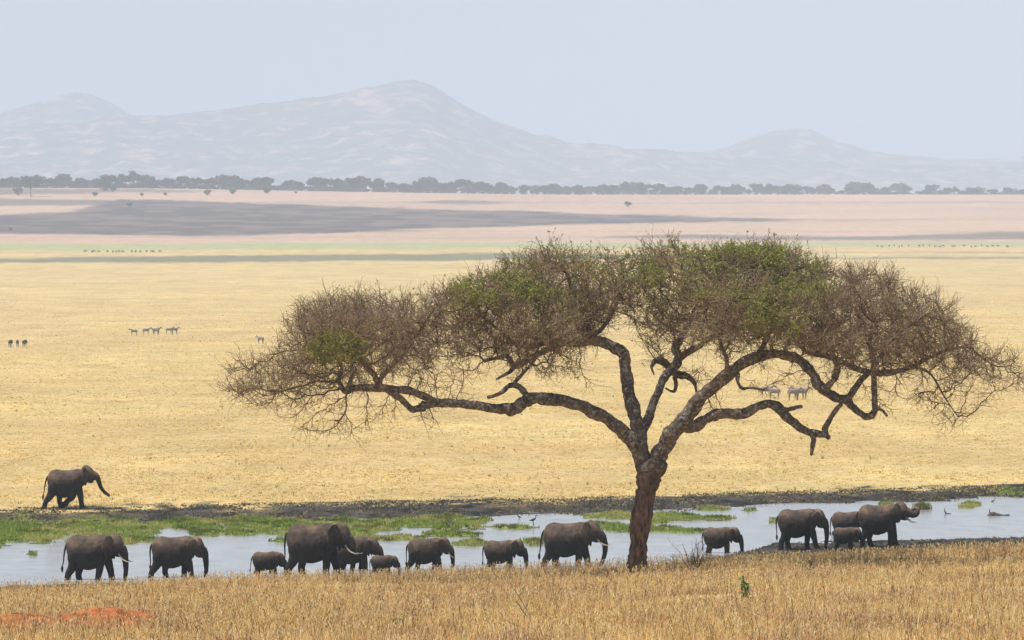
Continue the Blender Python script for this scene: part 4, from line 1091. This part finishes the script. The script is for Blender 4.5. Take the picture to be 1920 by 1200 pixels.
# short dry tufts on the plain beyond
NPT = 170000
inv = rng.random(NPT); dp = 372 * (2300 / 372.0) ** (inv ** 1.15)
xp = (rng.random(NPT) * 2 - 1) * (0.10 * dp + 6)
pxp = 960 + xp / dp * F
dt_ = row2d(np.interp(pxp, *np.array(MUDT).T))
tn = fbm(xp / 4.0, dp / 9.0, 251, 4)
keep = (rng.random(NPT) < 1 - sstep(1100, 2300, dp)) & (dp > dt_ + 2 - 6 * rng.random(NPT) + 14 * (fbm(xp / 2.5, dp / 5.0, 255, 3) - .5)) & (rng.random(NPT) < .25 + .9 * sstep(.35, .65, tn))
xp, dp, tn = xp[keep], dp[keep], tn[keep]; n = len(xp)
pc = pick(n, [(.66, .49, .20), (.70, .54, .25), (.58, .42, .16), (.62, .45, .17), (.74, .58, .29)], v=.15)
grn = sstep(.55, .8, fbm(xp / 18.0, dp / 40.0, 257, 3))[:, None]
pc = pc * (1 - .3 * grn) + np.array([.44, .38, .15]) * .3 * grn
rare = rng.random(n) < .006; pc[rare] *= .55
sz_ = np.repeat(.06 + .09 * rng.random(n) * (.5 + tn) + .16 * rare, 3)
xp = np.repeat(xp, 3) + rng.normal(0, .07, n * 3); dp = np.repeat(dp, 3) + rng.normal(0, .07, n * 3); pc = np.repeat(pc, 3, axis=0); n *= 3
V, q, t, C = blades(np.column_stack([xp, dp, ground_z(xp, dp) - .02]), sz_ * (.7 + .5 * rng.random(n)), .03 + .04 * rng.random(n) + dp * 1.1e-4, .3 + .8 * rng.random(n), pc * 1.2, pc * 1.45)
pg = add('plain_grass', mesh_np('plain_grass', V, [q, t], False, np.clip(C, .01, .9)), M['blades'])
tag(pg, 'short bleached grass tufts on the plain behind the pond', 'grass', kind='stuff')

# trampled mud: clods and stubble along both shores
NC = 15000
pxc = rng.random(NC) * 2300 - 190
dtc = row2d(np.interp(pxc, *np.array(MUDT).T)); dbc = row2d(np.interp(pxc, *np.array(MUDB).T)); dnc = np.interp(pxc, *np.array(NEAR).T)
farside = rng.random(NC) < .72
dc = np.where(farside, dbc - 4 + (dtc - dbc + 9) * rng.random(NC), dnc - 14 + 15 * rng.random(NC))
xc = (pxc - 960) / F * dc
keep = (farside | (pxc > 1300)) & (rng.random(NC) < .1 + 1.0 * sstep(.4, .6, fbm(xc / 2.0, dc / 4.0, 261, 3)))
xc, dc = xc[keep], dc[keep]; n = len(xc)
r_c = (.05 + .15 * rng.random(n) ** 2)[:, None]; hc = (.03 + .09 * rng.random(n) ** 1.5)
cen = np.column_stack([xc, dc, ground_z(xc, dc) - .03])
ring = []
for k in range(6):
    th = k / 6 * 6.283 + rng.random(n) * .6
    ring.append(cen + np.column_stack([np.cos(th), np.sin(th), np.zeros(n)]) * r_c * (.7 + .6 * rng.random((n, 1))))
up = []
for k in range(6):
    up.append(cen + (ring[k] - cen) * .6 + np.column_stack([np.zeros(n), np.zeros(n), hc * (.7 + .5 * rng.random(n))]))
V = np.stack(ring + up, 1).reshape(-1, 3); base = (np.arange(n) * 12)[:, None]
q = np.concatenate([base + np.array([k, (k + 1) % 6, 6 + (k + 1) % 6, 6 + k]) for k in range(6)] + [base + np.array([6, 7, 8, 9]), base + np.array([6, 9, 10, 11])])
cl = np.array([.040, .035, .031]) * (.4 + 1.3 * rng.random((n, 1))); brn = rng.random(n) < .3; cl[brn] = np.array([.15, .11, .065]) * (.6 + .6 * rng.random((brn.sum(), 1)))
tag(add('mud_clods', mesh_np('mud_clods', V, q, False, np.repeat(cl, 12, axis=0)), M['twig']), 'dark trampled mud clods along the pond shores', 'mud', kind='stuff')
nst_ = 16000; si = rng.integers(0, n, nst_)
xs_, ds_ = xc[si] + rng.normal(0, .4, nst_), dc[si] + rng.normal(0, 1.2, nst_)
sc_ = pick(nst_, [(.10, .11, .04), (.16, .15, .06), (.07, .07, .035), (.28, .22, .10)])
V, q, t, C = blades(np.column_stack([xs_, ds_, ground_z(xs_, ds_) - .02]), .06 + .14 * rng.random(nst_), .03 + .04 * rng.random(nst_), .3 + .6 * rng.random(nst_), sc_, sc_ * 1.1)
tag(add('mud_stubble', mesh_np('mud_stubble', V, [q, t], False, C), M['blades']), 'trampled olive stubble growing in the shore mud', 'grass', kind='stuff')

# ------------------------------------------------------------------ small things on the bank and pond
# red earth mounds
def mound(cx, cy, rx, ry, h, seed, label):
    n = 72
    gx, gy = np.meshgrid(np.linspace(-1.15, 1.15, n), np.linspace(-1.15, 1.15, n), indexing='ij')
    r = np.hypot(gx, gy)
    z = h * np.clip(1 - r ** 2, -.4, 1) * (.75 + .6 * fbm(gx * 2.5 + seed, gy * 2.5, seed, 3)) + (fbm(gx * 6 + seed, gy * 6, seed + 3, 4) - .5) * .26 + (fbm(gx * 20 + seed, gy * 20, seed + 5, 3) - .5) * .12
    X_, Y_ = cx + gx * rx, cy + gy * ry
    Zg = ground_z(X_, Y_) + z - np.where(r > 1, (r - 1) * 1.2, 0)
    o0_ = np.array([cx, cy, gz(cx, cy)])
    Vm = np.stack([X_, Y_, Zg], -1).reshape(-1, 3) - o0_
    ix = np.arange(n * n).reshape(n, n)
    qd = np.stack([ix[:-1, :-1], ix[1:, :-1], ix[1:, 1:], ix[:-1, 1:]], -1).reshape(-1, 4)
    o = add('earth_mound', mesh_np('earth_mound', Vm, qd, True), M['red'], None, o0_)
    tag(o, label, 'mound', 'red earth mounds')
mound(MOUND[0], MOUND[1], 2.1, 2.8, .50, 3, 'larger red earth mound breaking through the dry grass at lower left')
mound(MOUND[0] - 2.1, MOUND[1] - 3.0, 1.7, 1.8, .30, 8, 'lower red earth spill trailing left from the larger mound')

def dry_shrub(px, d, h, spread, nst, seed, label, name='dry_shrub', depth=4):
    r_ = np.random.default_rng(seed)
    x = (px - 960) / F * d; b0 = np.array([x, d, gz(x, d)])
    A, B, RA, RB = [], [], [], []
    def grow(p, dv, L, rr, k):
        q_ = p
        for s in range(3):
            dv = dv + r_.normal(0, .22, 3); dv /= np.linalg.norm(dv)
            nx = q_ + dv * L / 3
            A.append(q_); B.append(nx); RA.append(rr); RB.append(rr * .85); rr *= .85; q_ = nx
            if k > 0 and r_.random() < .75:
                sdv = dv + r_.normal(0, .7, 3); sdv[2] += .1; grow(q_, sdv / np.linalg.norm(sdv), L * r_.uniform(.4, .65), rr * .7, k - 1)
    for i in range(nst):
        a = r_.random() * 6.28
        dv = np.array([math.cos(a) * spread, math.sin(a) * spread, 1.0]); grow(np.array([math.cos(a) * .05, math.sin(a) * .05, -.05]), dv / np.linalg.norm(dv), h * r_.uniform(.6, 1.05), .020, depth - 1)
    V, q, c = prisms(np.array(A), np.array(B), np.array(RA), np.array(RB), np.array([[.085, .06, .045]]) * (.7 + .6 * r_.random((len(A), 1))))
    o = add(name, mesh_np(name, V, q, False, c), M['twig'], None, b0)
    tag(o, label, 'shrub')
dry_shrub(1303, 214, 1.25, .32, 15, 5, 'bare dark twiggy shrub in the grass right of the acacia trunk')
dry_shrub(1024, 214, .55, .3, 4, 6, 'small bare shrub in the grass left of the acacia trunk', depth=3)
dry_shrub(640, 172, .5, .4, 5, 9, 'low dead bush in the grass below the tiny calf', depth=3)
dry_shrub(1520, 210, .6, .5, 5, 12, 'low dead bush in the grass below the right hand elephant family', depth=3)

def stalk(px0, py0, px1, py1, d, r, label, seed):
    """leaning dead stalk from its foot to its tip"""
    a = P(px0, py0, d); a[2] = gz(a[0], d) - .05
    top = P(px1, py1, d - .4)
    r_ = np.random.default_rng(seed)
    pts = np.array([a + (top - a) * t_ + r_.normal(0, .015, 3) for t_ in np.linspace(0, 1, 6)])
    V, q, t = tube(pts - a, np.linspace(r, r * .45, 6), 6)
    V2, q2, t2 = tube(np.array([pts[3], pts[3] + [.12, .05, .16], pts[3] + [.16, .02, .3]]) - a, [r * .5, r * .4, r * .25], 5)
    ac = Acc(); ac.add(V, q, t); ac.add(V2, q2, t2)
    o = add('dry_stalk', ac.mesh('dry_stalk'), M['log'], None, a)
    tag(o, label, 'stalk', 'dead stalks in the near grass')
stalk(1003, 1185, 952, 1086, 166, .016, 'long leaning dead stalk in the grass, the tallest one', 1)
stalk(1000, 1185, 968, 1128, 164, .024, 'thick short dead stalk beside the tallest one', 2)
stalk(1030, 1165, 1038, 1098, 176, .012, 'thin upright dead stalk left of the acacia foot', 3)
stalk(1036, 1185, 1042, 1138, 165, .012, 'short upright dead stalk below the thin one', 4)
stalk(1205, 1190, 1164, 1146, 162, .014, 'forked dead stalk leaning left below the acacia trunk', 5)
stalk(582, 1170, 575, 1120, 168, .010, 'thin dark stalk below the largest elephant', 6)
stalk(1519, 1140, 1526, 1090, 180, .012, 'thin bent stalk in the right hand grass', 7)

def leafy_plant(px, py, d, h, nl, seed, label):
    r_ = np.random.default_rng(seed)
    x = (px - 960) / F * d; b0 = np.array([x, d, gz(x, d)])
    root = empty('leafy_plant', b0); tag(root, label, 'plant')
    st = Acc(); LV, LC = [], []
    for s in range(4):
        a = r_.random() * 6.28
        tip = np.array([math.cos(a) * .14, math.sin(a) * .14, h * r_.uniform(.75, 1)]); mid = tip * .5 + np.array([0, 0, .05])
        V, q, t = tube(np.array([(0, 0, -.05), mid, tip]), [.012, .010, .005], 5); st.add(V, q, t)
        for k in range(nl // 4):
            t_ = r_.uniform(.15, 1); p = np.array([0, 0, 0]) * (1 - t_) + tip * t_ + r_.normal(0, .045, 3)
            dv = r_.normal(size=3); dv[2] = abs(dv[2]) * .6; dv /= np.linalg.norm(dv); sd = np.cross(dv, r_.normal(size=3)); sd /= np.linalg.norm(sd)
            nn_ = np.cross(dv, sd); L = r_.uniform(.09, .15); w = L * .36
            LV.append(np.array([p, p + dv * L * .35 + sd * w - nn_ * .01, p + dv * L * .75 + sd * w * .7, p + dv * L + nn_ * .015, p + dv * L * .75 - sd * w * .7, p + dv * L * .35 - sd * w - nn_ * .01]))
            cc = np.array([.13, .19, .045]) * r_.uniform(.7, 1.3) if r_.random() < .7 else np.array([.36, .40, .15])
            LC.append(np.repeat(cc[None], 6, axis=0))
    add('stem', st.mesh('stem'), M['log'], root)
    LVa = np.concatenate(LV); n_ = len(LV); base = (np.arange(n_) * 6)[:, None]
    q = np.concatenate([base + np.array([0, 1, 2, 3]), base + np.array([0, 3, 4, 5])])
    o = add('foliage', mesh_np('foliage', LVa, q, False, np.concatenate(LC)), M['leaf'], root)
leafy_plant(1402, 1125, 181, .78, 260, 1, 'leafy green seedling standing out of the dry grass at right')
leafy_plant(750, 1180, 160, .36, 60, 2, 'tiny green seedling low in the grass left of centre')

# sedge clump, drifting log, stump, wading birds
def px_spot(px, py): d = float(row2d(py)); return (px - 960) / F * d, d
x, d = px_spot(1729, 955)
ncl = 700
cp = np.column_stack([x + rng.normal(0, .22, ncl), d + rng.normal(0, .4, ncl), np.full(ncl, -.05)])
cc = pick(ncl, [(.20, .21, .06), (.30, .26, .10), (.12, .13, .04)])
V, q, t, C = blades(cp, .3 + .32 * rng.random(ncl), .03 + .02 * rng.random(ncl), .2 + .5 * rng.random(ncl), cc, cc * 1.1)
so = add('sedge_clump', mesh_np('sedge_clump', V - np.array([x, d, -.05]), [q, t], False, C), M['blades'], None, (x, d, -.05))
tag(so, 'round olive sedge tussock rising from the pond behind the rightmost elephant', 'sedge')
def deadwood(px, py, pts, rad, label, seed):
    x, d = px_spot(px, py)
    c = catmull(np.column_stack([np.array(pts, float), rad]), 4)
    V, q, t = tube(c[:, :3], c[:, 3], 9, .18, seed=seed)
    V2, q2, t2 = tube(np.array([c[3, :3], c[3, :3] + [-.1, 0, .22], c[3, :3] + [-.05, .1, .36]]), [.06, .04, .02], 6, .1)
    ac = Acc(); ac.add(V, q, t); ac.add(V2, q2, t2)
    tag(add('driftwood', ac.mesh('driftwood'), M['log'], None, (x, d, -.04)), label, 'log', 'driftwood in the pond')
deadwood(1852, 967, [(0, 0, 0), (.3, .1, .13), (.6, .1, .10), (1.0, 0, .05), (1.4, .1, .08)], [.07, .14, .12, .06, .05], 'forked driftwood lying in the water at the right edge', 1)
deadwood(1770, 964, [(0, 0, .0), (.2, .0, .06), (.5, .1, .02)], [.04, .06, .04], 'small driftwood scrap left of the forked driftwood', 2)
deadwood(884, 1014, [(0, 0, .0), (.15, .0, .10), (.45, .1, .06), (.7, 0, .02)], [.06, .12, .10, .04], 'stub of driftwood by the green patch above the young elephant', 3)

def bird(px, py, h, rz, mat, label):
    x, d = px_spot(px, py)
    acc = Acc()
    acc.add(*loft([(-.32, .56, .01, .01), (-.2, .58, .05, .05), (0, .62, .10, .085), (.14, .66, .09, .075), (.22, .70, .04, .04)], 10))
    c = catmull(np.array([(.18, .70, .045), (.26, .80, .032), (.22, .90, .03), (.28, .97, .042), (.34, .96, .03)]), 4)
    V, q, t = tube(np.column_stack([c[:, 0], 0 * c[:, 0], c[:, 1]]), c[:, 2], 8); acc.add(V, q, t)
    V, q, t = tube(np.array([(.32, 0, .96), (.42, 0, .945), (.52, 0, .93)]), [.026, .018, .012], 6); acc.add(V, q, t)
    for s in (-1, 1):
        V, q, t = tube(np.array([(.02, s * .04, .58), (.05, s * .045, .3), (.0, s * .045, .0)]), [.028, .018, .018], 6); acc.add(V, q, t)
    me = remeshed(acc, .016, 1); n_ = len(me.vertices); co = np.empty(n_ * 3, np.float32); me.vertices.foreach_get('co', co); me.vertices.foreach_set('co', co * h); me.update()
    o = add('wading_bird', me, mat, None, (x, d, min(gz(x, d), -.0))); o.rotation_euler = (0, 0, rz)
    tag(o, label, 'bird', 'wading birds on the pond')
bird(999, 990, .8, 0.3, M['birdd'], 'dark wading bird standing in open water left of the tusked elephant')
bird(974, 973, .55, 2.6, M['birdd'], 'smaller dark bird near the far mud bank above the wading bird')
bird(1862, 941, .5, 0.2, M['birdd'], 'dark bird standing in the water above the forked driftwood')

# ------------------------------------------------------------------ haze
hm, hn_, hl, hb = new_mat('haze_air')
hn_.remove(hb)
pv = hn_.new('ShaderNodeVolumePrincipled')
pv.inputs['Color'].default_value = (0.735, 0.845, 1.0, 1)
pv.inputs['Density'].default_value = 1.2e-4
pv.inputs['Anisotropy'].default_value = 0.0
pv.inputs['Density Attribute'].default_value = ''
pv.inputs['Temperature Attribute'].default_value = '' if 'Temperature Attribute' in pv.inputs else ''
hl.new(pv.outputs[0], hn_['Material Output'].inputs['Volume'])
hx, hy0, hy1, hz0, hz1 = 15800.0, -400.0, 42000.0, -1.5, 800.0
hv = np.array([(sx * hx, y, z) for z in (hz0, hz1) for y in (hy0, hy1) for sx in (-1, 1)])
hf = np.array([(0, 2, 3, 1), (4, 5, 7, 6), (0, 1, 5, 4), (2, 6, 7, 3), (0, 4, 6, 2), (1, 3, 7, 5)])
hz = add('haze', mesh_np('haze', hv, hf), hm)
tag(hz, 'pale dusty haze lying over the plain', 'haze', kind='stuff')
